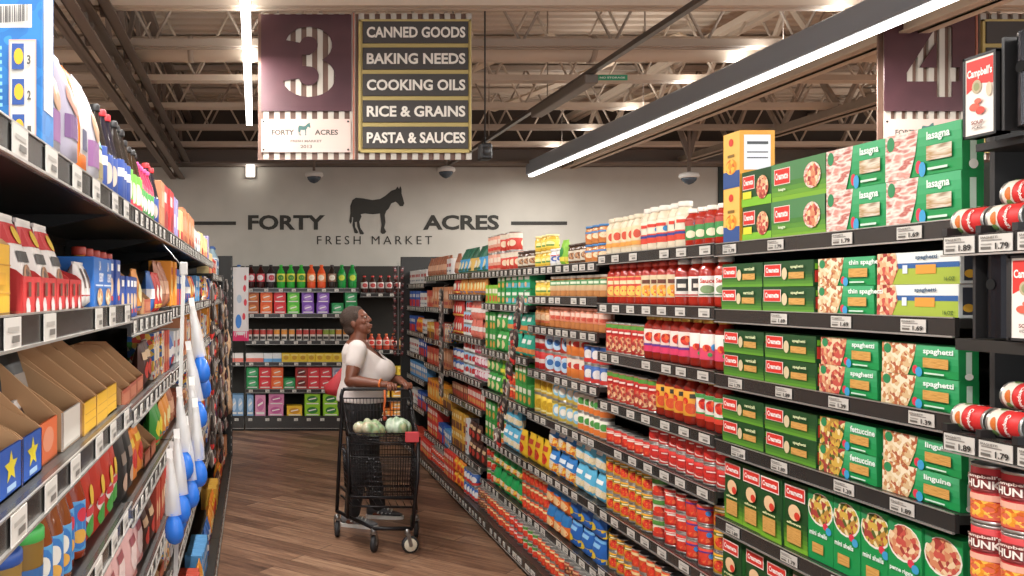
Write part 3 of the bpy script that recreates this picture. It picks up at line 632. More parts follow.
bag('greencandy', 'green and yellow candy bag', .12, .06, .16, '3c9a3c', [('e', .5, .5, .4, .2, 'e8d83c'), ('r', .1, .1, .9, .25, 'd8402e')])
def bx(key, look, w, d, h, base, art, noun='food_box', **k): return carton(key, noun, look, w, d, h, base, art, **k)  # contents of these food boxes are guessed; nouns only sort their looks
bx('tanbox', 'tan food box', .06, .12, .2, 'c9855c', [('e', .5, .6, .4, .2, 'e6bfa0'), ('r', .1, .15, .9, .3, 'a83a2c')], noun='snack_box')
bx('redtan', 'red and tan food box', .06, .12, .17, 'c04a36', [('e', .5, .45, .4, .22, 'e4b48c')], noun='cookie_box')
bx('orangebox', 'orange cereal box', .09, .1, .2, 'e8962c', [('e', .5, .4, .36, .2, 'f2d27a'), ('r', .15, .7, .85, .86, 'b43c24')], noun='cereal_box')
bx('ltbluebox', 'light blue box', .07, .1, .16, '5a9ad0', [('r', .1, .55, .9, .8, 'eef0f0'), ('e', .5, .3, .3, .14, 'e8c8a0')], noun='snack_box')
bx('bluered', 'blue box with red lower half', .07, .1, .17, '2f5cac', [('r', 0, 0, 1, .45, 'cf3434'), ('r', .15, .6, .85, .8, 'e8e8e8')], noun='cookie_box')
bx('whtbox', 'white box with small red print', .07, .1, .15, 'dcdbd8', [('r', .1, .5, .9, .7, 'c04a48'), ('r', .2, .2, .8, .3, '6a7a8c')], noun='small_carton')
bx('mixbox', 'multicoloured printed food box', .09, .1, .17, MIXED, [('r', .1, .4, .9, .7, 'ece0c8')], noun='snack_box')
bx('brownbox', 'brown and red mix box', .06, .12, .12, '8c4a32', [('r', .1, .55, .9, .85, 'd8b08c'), ('e', .5, .3, .3, .18, 'c83c2c')], noun='baking_mix_box')
bx('yelbrown', 'yellow and brown mix box', .07, .12, .16, 'd8a43c', [('r', 0, 0, 1, .4, '7a4428'), ('r', .15, .6, .85, .8, 'f4e4b0')], noun='baking_mix_box')
bx('redmix', 'bright red mix box', .07, .12, .14, 'd3382e', [('r', .1, .5, .9, .8, 'f0dcd0'), ('e', .5, .25, .34, .16, 'e8b060')], noun='baking_mix_box')
bx('greenbox', 'green side dish box', .08, .1, .14, '3c9a44', [('r', .1, .55, .9, .8, 'e8ecd0'), ('e', .5, .28, .36, .18, 'e0a84c')], noun='side_dish_box')
bx('tealbox', 'green and teal food box', .13, .1, .14, '1f9a5c', [('r', 0, .1, 1, .4, '5ab4c8'), ('r', .1, .6, .9, .8, 'e8f0e0'), ('e', .3, .3, .2, .16, 'e8b080')], noun='side_dish_box')
bx('limebox', 'lime green side dish box', .08, .1, .14, '8cc43c', [('r', .1, .55, .9, .8, 'f0f0d0'), ('e', .5, .28, .36, .18, 'd8643c')], noun='side_dish_box')
# back wall drinks
def soda(key, look, col, lab, spot, cap, r=.055, h=.30):
    bottle(key, look, r, h, mat(col, .12), cap, lab, [('e', .5, .5, .36, .36, spot)], noun='soda_bottle', lz=(.28, .62), reps=3)
soda('s_red', 'red labelled cola bottle', '3a1210', 'c8404a', 'ece4e4', '2a2626'); soda('s_white', 'white labelled dark soda bottle', '2c2424', 'd8d0d4', 'c04050', '2a2626')
soda('s_lime', 'bright green soda bottle with yellow label', '2fa336', 'd8d84c', '3c8a2c', '3cae40'); soda('s_org', 'orange soda bottle', 'e0562c', 'f08a4c', 'f2e0c8', 'e8642c')
soda('s_dark', 'dark soda bottle with brown label', '2a201c', '8a6a58', 'e0d8c8', '3a3030'); soda('s_green', 'dark green soda bottle', '1f8c3c', '2c9a48', 'c8d83c', '2a9a48')
soda('s_clear', 'clear water bottle with blue cap', '9cb4c0', 'd8e0e4', '4a7ab0', '3a62a0'); soda('s_smallred', 'small dark soda bottle with red cap', '40201c', 'd8d0cc', 'b83a38', 'd03a30', .045, .22)
soda('s_smallblue', 'small soda bottle with blue cap', '4a3a3a', 'a8d0e0', '3a8ac0', '3a9ac8', .045, .22); soda('s_juice', 'small red juice bottle with orange cap', 'c8503c', 'f0d8cc', 'e0382c', 'e87a3c', .042, .2)
soda('s_juicey', 'small yellow juice bottle', 'e0b040', 'f2e8c0', 'c88a2c', 'd8c04c', .042, .2)
def fridge(key, look, col, spot, w=.15, h=.135, txt=None, d=.2):
    bx(key, look, w, d, h, col, [('e', .5, .55, .36, .3, spot), ('r', .1, .1, .9, .2, 'e6e2dc'), ('p', [(.25, .45), (.75, .6), (.75, .7), (.25, .55)], 'f4f0ea')], noun='drink_carton')
fridge('f_brown', 'brown orange drink carton', 'b4582c', 'd88a4c'); fridge('f_orange', 'orange drink carton', 'e8602c', 'f08a54'); fridge('f_red', 'red drink carton', 'd83038', 'e05058')
fridge('f_lime', 'lime green drink carton', '58c03c', '8ad85c'); fridge('f_purple', 'purple drink carton', '7c4fb0', 'a884cc'); fridge('f_green', 'dark green drink carton', '1f8c4c', '58b07c')
fridge('f_grey', 'pale grey drink carton', 'b8b4c0', '8890b4'); fridge('f_dkred', 'dark red drink carton', 'a8302c', '6a2420'); fridge('f_yel', 'yellow drink carton', 'ecb83c', 'd88a2c')
fridge('f_mag', 'magenta drink carton', 'c04a7c', 'd878a0'); fridge('f_pink', 'pink drink carton', 'd888b0', 'c05a94', .19, .14); fridge('f_pinkt', 'tall pink drink carton', 'dc98b8', 'c870a0', .13, .27)
fridge('f_limew', 'wide lime drink carton with green leaf', '94cc2c', '2c7c2c', .19, .14); fridge('f_yelw', 'wide yellow drink carton', 'f0c234', 'd09020', .19, .13); fridge('f_orw', 'wide orange drink carton', 'ee8a34', 'f0b45c', .19, .14)
fridge('f_blue', 'tall blue drink carton', '7fa8d0', 'b8d0e8', .08, .27)
rc('sm_red', 'small red topped drink can', 'd8d0c8', [('r', 0, .55, 1, 1, 'b8443c'), ('r', .1, .1, .9, .35, '3a3634')], r=.038, h=.145); rc('sm_or', 'small orange topped drink can', 'd8d0c8', [('r', 0, .55, 1, 1, 'd8903c'), ('r', .1, .1, .9, .35, '3a3634')], r=.038, h=.145)
rc('sm_gr', 'small green topped drink can', 'd8d0c8', [('r', 0, .55, 1, 1, '8aa03c'), ('r', .1, .1, .9, .35, '3a3634')], r=.038, h=.145)
bx('tea_y', 'small yellow tea box', .105, .1, .11, 'e8c63a', [('e', .5, .5, .3, .24, 'c8982c'), ('r', .1, .75, .9, .88, 'f4e488')], noun='tea_box'); bx('tea_w', 'small white and red tea box', .11, .1, .11, 'e0dcd8', [('r', 0, 0, 1, .45, 'e07a6c')], noun='tea_box'); bx('tea_b', 'small white and blue tea box', .11, .1, .11, 'dce0e2', [('r', 0, 0, 1, .4, '6aa8d8')], noun='tea_box')
# left-hand side near sections
def barcode(u0, v0, u1, v1):
    out = [('r', u0, v0, u1, v1, 'e8e4dc')]; x = u0+.03*(u1-u0)
    rr = random.Random(3)
    while x < u1-.05*(u1-u0):
        w = (u1-u0)*rr.choice((.012, .02, .03)); out.append(('r', x, v0+.2*(v1-v0), x+w, v1-.08*(v1-v0), '4a4644')); x += w+(u1-u0)*rr.choice((.015, .025, .035))
    return out
BLUEP = ramp_mat('blue_swirl_print', ['2f7fc4', '2a73b8', '3b8fd2'], 26, 'NOISE', sharp=True, detail=0)
bx('bigblue', 'large blue box with barcode and three step pictures', .085, .09, .40, BLUEP, [('r', .1, .2, .9, .8, 'e6e0d8')], rsideart=barcode(.14, .55, .80, .65)+[('r', .40, .03, .92, .49, 'e0b0a0'), ('r', .43, .04, .89, .48, 'ded8cc')]+
   [x for i, v in enumerate((.06, .21, .36)) for x in (('r', .47, v, .70, v+.11, '31549c'), ('e', .60, v+.055, .09, .035, 'e8b428'), ('t', '123'[i], .76, v+.02, .83, v+.06, '5a564e'))]+[('r', .18, .20+.03*i, .30, .215+.03*i, '8cc4ea') for i in range(9)], noun='snack_box')
bag('wht_bag', 'white snack bag with blue seam', .13, .10, .25, 'b4b1b8', [('r', .1, .2, .9, .45, '8a5a8c'), ('e', .5, .6, .3, .15, 'b08a6c')])
bag('slv_bag', 'silver snack bag with purple print', .12, .10, .25, 'a09aa8', [('r', .1, .3, .9, .5, '6c4a78'), ('e', .5, .65, .34, .14, 'b07a6a')])
bag('or_bag', 'white snack bag with orange edge', .12, .08, .24, 'ee7a24', [('r', .2, .1, .9, .9, 'bdb7b2'), ('r', .3, .3, .8, .5, '4a4a6a')])
bag('cream_bag', 'cream and teal snack bag', .11, .08, .2, 'dccfae', [('r', 0, .6, 1, .95, '5aa090'), ('r', .2, .2, .8, .4, '8a7a4c')])
bottle('dk_red', 'dark bottle with red cap', .033, .24, mat('26222c', .15), 'd02c34', '2f4a90', [('e', .5, .5, .3, .3, 'c8b8a8')], noun='syrup_bottle', sh=.5, lz=(.1, .5))
bottle('dk_blk', 'navy labelled bottle with black cap', .033, .24, mat('2a2420', .15), '1e1c1c', '2c4a94', [('r', .1, .6, .9, .8, 'd8d8d8')], noun='syrup_bottle', sh=.5, lz=(.05, .55))
bottle('gr_bot', 'green labelled bottle with black cap', .03, .22, mat('3a2a1c', .15), '201c1c', '6cb43c', [('e', .5, .5, .34, .3, 'e8e0c0'), ('r', 0, 0, 1, .25, 'd83040')], noun='syrup_bottle', sh=.5, lz=(.05, .6))
bottle('pk_bot', 'pink capped squeeze bottle', .03, .2, mat('c83a58', .3), 'd84a8c', '4a9a4c', [('e', .5, .5, .3, .3, 'f0d8d8')], noun='squeeze_bottle', sh=.6, lz=(.1, .55))
bx('tanb2', 'tall tan box', .12, .1, .2, 'c48a62', [('r', .1, .5, .9, .8, 'dcb08c')]); bx('redtall', 'tall red box', .19, .1, .21, 'cc3434', [('r', .1, .65, .6, .85, 'f0dcd8'), ('e', .6, .3, .3, .2, 'a02020')]); bx('ylred', 'pale yellow and red box', .12, .1, .17, 'e8cf94', [('r', 0, 0, 1, .4, 'c83c34')])
bx('prpbox', 'pale purple box', .07, .1, .2, 'a49acc', [('r', .1, .3, .9, .6, 'e8e0e8')])
LET = 'f2f0ee'
bx('lachoy', 'blue noodle box with bowl photo', .13, .09, .115, '2b6fc0', [('t', 'LA', .52, .74, .72, .93, LET), ('t', 'CHOY', .5, .5, .95, .69, LET), ('r', .1, .42, .9, .45, 'd8e4ee'), ('e', .55, .2, .3, .18, PASTA)], noun='noodle_box')
bx('bluepack', 'dark blue packet box with red print', .07, .09, .12, '2a4c9c', [('e', .5, .4, .34, .2, 'e8c8a4'), ('r', .2, .75, .8, .9, LET), ('r', .3, .1, .7, .2, 'd03c3c')], noun='noodle_box')
def tray(key, look, w, d, h, fh, frontcol, art, inner=CARD, fill=None, noun='display_tray'):
    b = B(); t = .004
    b.box((-w/2, 0, 0), (w/2, d, t), CARD2); b.box((-w/2, 0, 0), (w/2, t, fh), frontcol); b.box((-w/2, d-t, 0), (w/2, d, h), inner)
    for x in (-w/2, w/2-t):
        pts = [(0, 0), (d, 0), (d, h), (d*.62, h), (.012, fh+.01), (0, fh)]
        vs = [(xx, p, q) for xx in (x, x+t) for p, q in pts]; n = 6
        b.add(vs, [tuple(range(n)), tuple(range(n, 2*n))[::-1]]+[(i, i+n, (i+1) % n+n, (i+1) % n) for i in range(n)], M(inner if x > 0 else inner))
    b.art(front_of(w, fh), art)
    parts = [(None, b)]
    if fill: parts.append(('packet_row', fill(w, d, h)))
    return kind(key, noun, 'tray', look, w, d, h, parts)
STAR = [(.5+.3*math.cos(PI/2+i*PI/5)*(1 if i % 2 == 0 else .45), .58+.34*math.sin(PI/2+i*PI/5)*(1 if i % 2 == 0 else .45)) for i in range(10)]
tray('tr_blue', 'blue fronted cardboard tray with yellow emblem', .125, .24, .15, .075, '2458b4', [('p', STAR, 'e8d42c'), ('r', .3, .12, .7, .24, 'a8c8e8')])
tray('tr_orange', 'orange fronted cardboard tray', .15, .24, .21, .075, 'ee7440', [('e', .5, .55, .28, .3, 'f4a07c')])
tray('tr_white', 'white fronted cardboard tray', .17, .22, .17, .075, 'ddd6cb', [('r', .1, .1, .9, .12, 'c0b8a8')])
tray('tr_yellow', 'yellow fronted cardboard tray', .145, .24, .185, .07, 'e9b62c', [('r', .08, .35, .92, .38, 'c8922c'), ('r', .08, .62, .92, .65, 'c8922c')])
tray('tr_red', 'dark red fronted cardboard tray', .16, .2, .16, .05, 'b4553a', [('r', .1, .2, .9, .8, 'c97a58')])
tray('tr_yel_hi', 'tall yellow cardboard tray', .15, .22, .14, .105, 'eeb726', [('r', .0, .3, 1, .32, 'd09424'), ('r', 0, .7, 1, .72, 'd09424'), ('r', .2, .42, .8, .6, 'e4a820')])
def redtray_art(): return [('e', .25, .22, .1, .2, 'f0e0dc'), ('r', .15, .02, .35, .22, 'f0e0dc'), ('e', .72, .22, .1, .2, 'f0e0dc'), ('r', .62, .02, .82, .22, 'f0e0dc'), ('r', .2, .45, .34, .85, '6a3a28'), ('r', .62, .45, .76, .85, '6a3a28')]
tray('tr_redhi', 'bright red display tray with cut-outs', .12, .2, .11, .06, 'dc3838', redtray_art(), inner=mat('d23a38', .6))
bag('whtred_pk', 'white and red snack packet with brown picture', .10, .045, .16, 'ebe4dc', [('r', 0, .72, 1, .95, 'cc3434'), ('e', .5, .28, .3, .22, NUTS), ('r', .15, .52, .85, .64, '3a3430'), ('e', .5, .82, .2, .1, 'e8c03c')], lean=.2)
bag('redtop_pk', 'red striped snack packet', .06, .045, .15, 'd8423c', [('r', .35, .1, .6, .9, 'f0e6e0'), ('r', .7, .1, .8, .9, '6a2a24')], lean=.3)
bag('wht_pk', 'white packet with red base', .05, .045, .10, 'e9e2dc', [('r', 0, 0, 1, .3, 'd03c3c'), ('r', .3, .45, .7, .9, '5a4038')])
tub('gr_tub', 'green lidded jar of olives', .055, .14, 'a8823c', '2f9a4c', [('r', .0, .3, 1, .75, 'b89a4c'), ('e', .5, .5, .3, .2, '6a7a2c')], noun='pickle_jar', cat='jar')
tub('bl_tub', 'blue lidded jar with pink dots', .055, .16, '98783c', '2f58a8', [('r', 0, .1, 1, .7, '4a74c4'), ('e', .5, .5, .3, .2, 'd8b03c')], noun='pickle_jar', cat='jar')
tub('lg_tub', 'jar with lime green lid', .05, .17, '8a6a2c', '4fc05c', [('r', 0, .2, 1, .7, '3a6ca8')], noun='pickle_jar', cat='jar')
bottle('syr_y', 'brown syrup bottle with yellow cap and blue label', .036, .2, mat('8a4a24', .12), 'eeb02c', '5aa6dc', [('e', .5, .5, .42, .46, '3a7cc4'), ('e', .5, .62, .24, .2, 'f0ece0'), ('e', .5, .3, .26, .14, 'e8b050')], noun='syrup_bottle', sh=.62, lz=(.1, .58), neck=.5)
bottle('syr_r', 'brown syrup bottle with red cap and blue label', .036, .205, mat('93381c', .12), 'd8303c', '5aa6dc', [('e', .5, .5, .42, .46, '3a7cc4'), ('e', .6, .72, .2, .14, 'd83a4c'), ('e', .5, .3, .26, .14, 'e8b050')], noun='syrup_bottle', sh=.62, lz=(.1, .62), neck=.5)
bag('redpouch', 'red sauce pouch with green and yellow print', .105, .05, .205, 'b8301c', [('e', .5, .38, .42, .12, 'e4d8d0'), ('e', .5, .22, .4, .13, '3f9a3c'), ('e', .55, .58, .26, .12, 'e8c03c'), ('r', .1, .37, .9, .46, 'd03c44')])
# printed flute of end-of-aisle bag
bag('bigpink', 'large white bag with red spots and blue circle', .20, .10, .92, 'd9d5d4', [('r', 0, 0, 1, .14, 'd83a6c'), ('e', .35, .28, .2, .1, '3a7cc8'), ('e', .75, .75, .1, .05, 'd03a48'), ('e', .8, .55, .1, .05, 'd03a48'), ('e', .7, .35, .1, .05, 'd03a48'), ('e', .78, .9, .08, .04, 'd03a48'), ('e', .4, .6, .16, .06, 'a8b8c8')])
# soup cans
can('soupside', 'red and white soup can lying on its side', .033, .10, 'cf2d2c', [('r', 0, 0, 1, .34, 'e4d8c8'), ('e', .5, .2, .24, .10, 'd0702c'), ('e', .82, .2, .12, .1, '6a8a4c'), ('t', "Campbell's", .1, .55, .9, .72, 'f2e6de')], noun='soup_can')
can('chunky', 'red soup can with stew photo', .042, .141, 'cc3438', [('r', 0, .02, 1, .35, 'dc6a4c'), ('e', .5, .22, .42, .17, FRUIT), ('r', .12, .38, .9, .5, 'f0b49c'), ('r', .04, .60, .96, .82, '7c2624'), ('e', .5, .80, .36, .10, '7c2624'), ('e', .5, .60, .36, .05, '7c2624'), ('t', 'CHUNKY', .1, .62, .92, .78, 'f6eee4'), ('t', "Campbell's", .2, .8, .8, .88, 'f0dcd0')], noun='soup_can', reps=2)

# ---------------------------------------------------------------- shelving sections and their stock
XR, XL = 1.78, -.35
ORD = ['', 'first', 'second', 'third', 'fourth', 'fifth', 'sixth', 'seventh', 'eighth', 'ninth', 'tenth', 'eleventh', 'twelfth', 'thirteenth', 'fourteenth', 'fifteenth', 'sixteenth', 'seventeenth', 'eighteenth', 'nineteenth', 'twentieth', 'twenty-first', 'twenty-second', 'twenty-third', 'twenty-fourth', 'twenty-fifth']
FRM = mat('31302d', .4, .2); FRM2 = mat('2a2927', .6)
def tagmesh(w, price=None):
    b = B().box((-w/2, -.0165, -.017), (w/2, -.0150, .017), 'cdc9c1')
    f = lambda u, v, o: (-w/2+w*u, -.0165-o, -.017+.034*v)
    if price: b.art(f, [('r', .08, .62, .7, .7, '8a8680'), ('r', .08, .4, .4, .48, '9a968e'), ('r', .08, .14, .38, .3, '6a665f'), ('t', price, .52, .12, .92, .5, '33312e'), ('t', 'SPAGHETTI', .08, .76, .6, .9, '6a665f')])
    else: b.art(f, [('r', .15, .55, .85, .7, 'a8a49c'), ('r', .4, .2, .85, .42, '6e6a64')])
    return b.mesh('price_tag')
TAGS = {'n': [tagmesh(.092, p) for p in ('1.79', '1.69', '1.39', '1.89')], 'm': [tagmesh(.085)], 'f': [tagmesh(.05)]}
def shelf_builder(Wd, depth):
    b = B().box((-Wd/2+.004, .0, -.024), (Wd/2-.004, depth, 0), FRM)
    b.box((-Wd/2+.004, -.012, -.046), (Wd/2-.004, .0, .003), RAIL)
    b.box((-Wd/2+.004, -.018, -.048), (Wd/2-.004, -.0115, -.0435), LIPM); b.box((-Wd/2+.004, -.0155, .001), (Wd/2-.004, -.0115, .004), LIPM)
    for s in (-1, 1):   # brackets under the deck
        x = s*(Wd/2-.012); b.add([(x-.002, depth, -.024), (x-.002, .05, -.024), (x-.002, depth, -.10), (x+.002, depth, -.024), (x+.002, .05, -.024), (x+.002, depth, -.10)], [(0, 1, 2), (3, 5, 4), (0, 3, 4, 1), (1, 4, 5, 2), (0, 2, 5, 3)], FRM2)
    b.box((-Wd/2+.004, depth*.98, -.05), (Wd/2-.004, depth, -.024), FRM2)
    return b
SM = {}
def section(side, idx, s0, s1, decks, label, tagk='f', step=.1, depth=.42, top=2.14, basez=.10, basefront=.11, base=True, ends=(1, 1), yback=0):
    """s0..s1 run along the aisle; returns the frame used to place stock"""
    Wd = s1-s0
    if side == 'R': loc, rz = (XR, (s0+s1)/2, 0), -PI/2
    elif side == 'L': loc, rz = (XL, (s0+s1)/2, 0), PI/2
    else: loc, rz = ((s0+s1)/2, yback, 0), 0
    t = empty('shelving_section', loc, label, 'shelving', {'R': 'right-hand shelving sections', 'L': 'left-hand shelving sections', 'K': 'back wall shelving'}[side], rz)
    mx = Matrix.Translation(loc) @ Matrix.Rotation(rz, 4, 'Z')
    B().box((-Wd/2+.002, depth+.004, basez), (Wd/2-.002, depth+.022, top), mat('33312c', .85)).build('back_panel', t)
    for s in (-1, 1):
        u = B().box((s*(Wd/2-.0135)-.012, depth+.0225, 0), (s*(Wd/2-.0135)+.012, depth+.07, top), FRM)
        u.build('upright', t)
    if base:
        b = B().box((-Wd/2+.003, -basefront, .02), (Wd/2-.003, depth, basez), FRM).box((-Wd/2+.003, -basefront+.02, 0), (Wd/2-.003, -basefront+.03, .02), FRM2)
        b.box((-Wd/2+.003, -basefront-.006, .03), (Wd/2-.003, -basefront, basez+.012), RAIL).box((-Wd/2+.003, -basefront-.010, .032), (Wd/2-.003, -basefront-.006, .037), LIPM)
        o = b.build('base_deck', t); tags_on(o, Wd, -basefront+.007, basez-.035, tagk, step)
    for z in decks:
        k = (round(Wd, 3), depth)
        if k not in SM: SM[k] = shelf_builder(*k).mesh('shelf')
        o = bpy.data.objects.new('shelf', SM[k]); COL.objects.link(o); o.parent = t; o.location = (0, 0, z)
        tags_on(o, Wd, 0, -.022, tagk, step)
    return mx
def tags_on(o, Wd, y, z, tagk, step):
    n = int(Wd/step)
    for i in range(n):
        if random.random() < .06: continue
        x = -Wd/2+(i+.5)*Wd/n+random.uniform(-.15, .15)*step
        m = random.choice(TAGS[tagk]); x = max(-Wd/2+.05, min(Wd/2-.05, x))
        g = bpy.data.objects.new('price_tag', m); COL.objects.link(g); g.parent = o; g.location = (x, y, z)
        if tagk == 'm' and step == .2: g.scale = (1, 1, 1.3)
def shortlook(l, words): 
    if len(l.split()) > words and ' with ' in l: l = l.split(' with ')[0]
    return ' '.join(l.split()[:words])
PAST = {}
SIDE_ROLL = [0]
def put(k, mw, label, group, parts, sz=1, sx=1):
    """one item of stock: the thing and, when near enough to show them, its parts"""
    if parts:
        o = bpy.data.objects.new(k.noun, k.meshes[0][1])
    else: o = bpy.data.objects.new(k.noun, k.flat)
    COL.objects.link(o); o.matrix_world = mw
    if sz != 1 or sx != 1: o.scale = (sx, sx if k.round else 1, sz)
    tag(o, label, k.cat, group)
    if parts:
        for n, me in k.meshes[1:]:
            c = bpy.data.objects.new(n, me); COL.objects.link(c); c.parent = o
    return o
def plural(n): n = n.replace('_', ' '); return n+'es' if n.endswith('x') else n+'s'
def stock(mx, Wd, z, clear, runs, shelfname, bayname, parts=False, inset=.012, y=0, gaps=()):
    tot = sum(r[1] for r in runs); s = -Wd/2+.012; W2 = Wd-.024; cnt = {}
    for key, share, lv in runs:
        seg = W2*share/tot
        if key is None: s += seg; continue
        k = KINDS[key]; n = max(1, int(seg/k.w+.14)); pitch = seg/n; sx = min(1, pitch*.99/k.w)
        sz = min(1, clear/(lv*k.h)) if clear else 1
        for i in range(n):
            drop = random.random() < .07 and lv > 1 and parts is False
            dy = random.uniform(0, .012)
            for L in range(lv - (1 if drop else 0)):
                lvl = '' if lv == 1 else (('lower', 'upper') if lv == 2 else ('lowest', 'middle', 'uppermost'))[L]
                look = shortlook(k.look, 6 if lvl else 8)
                c = cnt.get((look, lvl), 0)+1; cnt[(look, lvl)] = c
                pos = f"{ORD[c]} from left"
                lab = f"{look}, {pos}, {lvl+' layer, ' if lvl else ''}{shelfname}, {bayname}"
                if len(lab.split()) > 16: lab = lab.replace(' layer,', ',')
                while len(lab.split()) > 16:
                    look = ' '.join(look.split()[:-1]); lab = f"{look}, {pos}, {lvl+', ' if lvl else ''}{shelfname}, {bayname}"
                q = 2
                while lab in LABELS:
                    cnt[(look, lvl)] = cnt.get((look, lvl), c)+1; lab = lab.replace(pos, f"{ORD[cnt[(look, lvl)]]} from left"); pos = f"{ORD[cnt[(look, lvl)]]} from left"
                m = mx @ Matrix.Translation((s+pitch*(i+.5)+random.uniform(-.3, .3)*max(0, pitch-k.w)*.5, y+inset+dy+random.uniform(0, .003), z+.0005+L*(k.h*sz+.0004)))
                m = m @ Matrix.Rotation(random.uniform(-.012, .012), 4, 'Z')
                if k.round: m = m @ Matrix.Translation((0, k.w/2, 0)) @ Matrix.Rotation(SIDE_ROLL[0]+random.uniform(-.2, .2), 4, 'Z') @ Matrix.Translation((0, -k.w/2, 0))
                put(k, m, lab, f"{plural(k.noun)} on the {shelfname} of the {bayname}", parts, sz, sx)
        s += seg
def names(n):
    a = ['top shelf', 'second shelf', 'third shelf', 'fourth shelf', 'fifth shelf', 'sixth shelf', 'seventh shelf', 'eighth shelf']
    return a[:n-1]+['bottom shelf']
def fill(side, idx, s0, s1, rows, bayname, label, parts=False, inset=.012, base_runs=None, **kw):
    decks = [r[0] for r in rows]
    if side == 'R' and idx > 2: kw['top'] = 1.96
    SIDE_ROLL[0] = {'R': .85, 'L': -.85, 'K': 0}[side]
    mx = section(side, idx, s0, s1, decks, label, **kw)
    nm = names(len(rows)+(1 if base_runs else 0))
    for i, (z, runs) in enumerate(rows):
        clear = None if i == 0 else rows[i-1][0]-z-.03
        if runs: stock(mx, s1-s0, z, clear, runs, nm[i], bayname, parts, inset)
    if base_runs: stock(mx, s1-s0, kw.get('basez', .10), rows[-1][0]-kw.get('basez', .10)-.05, base_runs, nm[-1], bayname, parts, inset, y=-kw.get('basefront', .11)*.75+.005)
    return mx
Y0 = 2.27; BW = 1.19
R = lambda i: (Y0+BW*(i-1), Y0+BW*i)
fill('R', 1, *R(1), [
    (1.932, [('yel_las', .125, 2), ('cr_las_s', .20, 2), ('cr_las', .31, 2), ('st_las', .56, 2)]),
    (1.682, [('cr_thin', .28, 2), ('cr_spag', .30, 2), ('st_angel', .28, 2), ('white_spag', .33, 2)]),
    (1.436, [('cr_thin', .28, 2), ('cr_spag', .31, 2), ('st_meat', .29, 2), ('st_spag', .31, 2)]),
    (1.185, [('cr_thin', .28, 2), ('cr_spag', .31, 2), ('st_fett', .29, 2), ('st_ling', .31, 2)]),
    (.890, [('cr_up', .54, 1), ('st_up', .39, 1), ('st_up2', .27, 1)]),
    (.600, [('cr_up2', .68, 1), ('st_up', .4, 1)]),
    (.330, [('cr_up', .6, 1), ('st_up2', .5, 1)])], 'nearest right-hand section', 'nearest right-hand shelving section, black, stacked with green pasta boxes', True, .006, tagk='n', step=.28)
fill('R', 2, *R(2), [
    (1.936, [('cream_s', .40, 1), ('cream_l', .46, 1), ('red_green', .33, 1)]),
    (1.690, [('red_gold', .42, 1), ('red_tan', .33, 1), ('red_black', .22, 1), ('red_white', .22, 1)]),
    (1.442, [('tallmeal', .46, 1), ('red_pink', .43, 1), ('red_pinkw', .30, 1)]),
    (1.197, [('tallmeal', .56, 1), ('red_yellow', .38, 1), ('red_garden', .25, 1)]),
    (.980, [('redtom', .5, 1), ('redwhite', .65, 2)]),
    (.640, [('tomyel', .5, 3), ('tomgreen', .14, 3), ('redtom', .2, 3), ('redblue', .2, 3), ('tomyel', .12, 3)]),
    (.340, [('tomyel', .3, 2), ('tomred', .6, 2), ('redtom', .3, 2)])], 'second right-hand section', 'second right-hand shelving section, black, full of pasta sauce jars and tomato cans', True, tagk='m', step=.155)
fill('R', 3, *R(3), [
    (1.905, [('yel_jar', .35, 2), ('blue_jar', .20, 1), ('rice_l', .1, 1), ('brown_jar', .32, 1), ('amber_b', .3, 2)]),
    (1.722, [('yel_jar', .32, 1), ('amber_g', .60, 1), ('amber_g', .27, 1)]),
    (1.535, [('amber', .3, 1), ('amber_r', .9, 1)]),
    (1.255, [('redplain', .2, 2), ('redlid', .4, 2), ('orangew', .3, 2), ('bluecan', .3, 2)]),
    (.980, [('yelcan', .35, 2), ('yelblue', .45, 2), ('whtgrn', .4, 2)]),
    (.645, [('noodle_y', .3, 1), ('noodle_b', .45, 2), ('noodle_lb', .45, 2)]),
    (.305, [('tomred', .25, 3), ('noodle_o', .4, 2), ('noodle_by', .55, 2)])], 'third right-hand section', 'third right-hand shelving section, black, with amber jars above blue pasta bags', True, tagk='m', step=.13,
    base_runs=[('tomgreen', .3, 2), ('tomred', .5, 2), ('redbrown', .4, 2)])
fill('R', 4, *R(4), [
    (1.905, [('tallpink', .4, 2), ('tallred', .42, 2), ('brown_jar', .38, 1)]),
    (1.662, [('limebox', .35, 1), ('greenbox', .2, 2), ('tealbox', .65, 2)]),
    (1.316, [('greenbox', .3, 2), ('rice_g', .3, 2), ('rice_t', .6, 2)]),
    (.995, [('rice_g', .4, 2), ('rice_l', .2, 2), ('tomred', .2, 2), ('greenbox', .4, 2)]),
    (.640, [('greenbox', .3, 2), ('whtgrn', .15, 3), ('noodle_lb', .4, 2), ('noodle_y', .3, 1)]),
    (.295, [('tomgreen', .2, 3), ('noodle_g', .75, 2), ('tomred', .25, 3)])], 'fourth right-hand section', 'fourth right-hand shelving section, black, mostly green food boxes and bags', False, tagk='f', step=.1,
    base_runs=[('redbrown', .3, 2), ('tomred', .6, 2), ('redtom', .3, 2)])
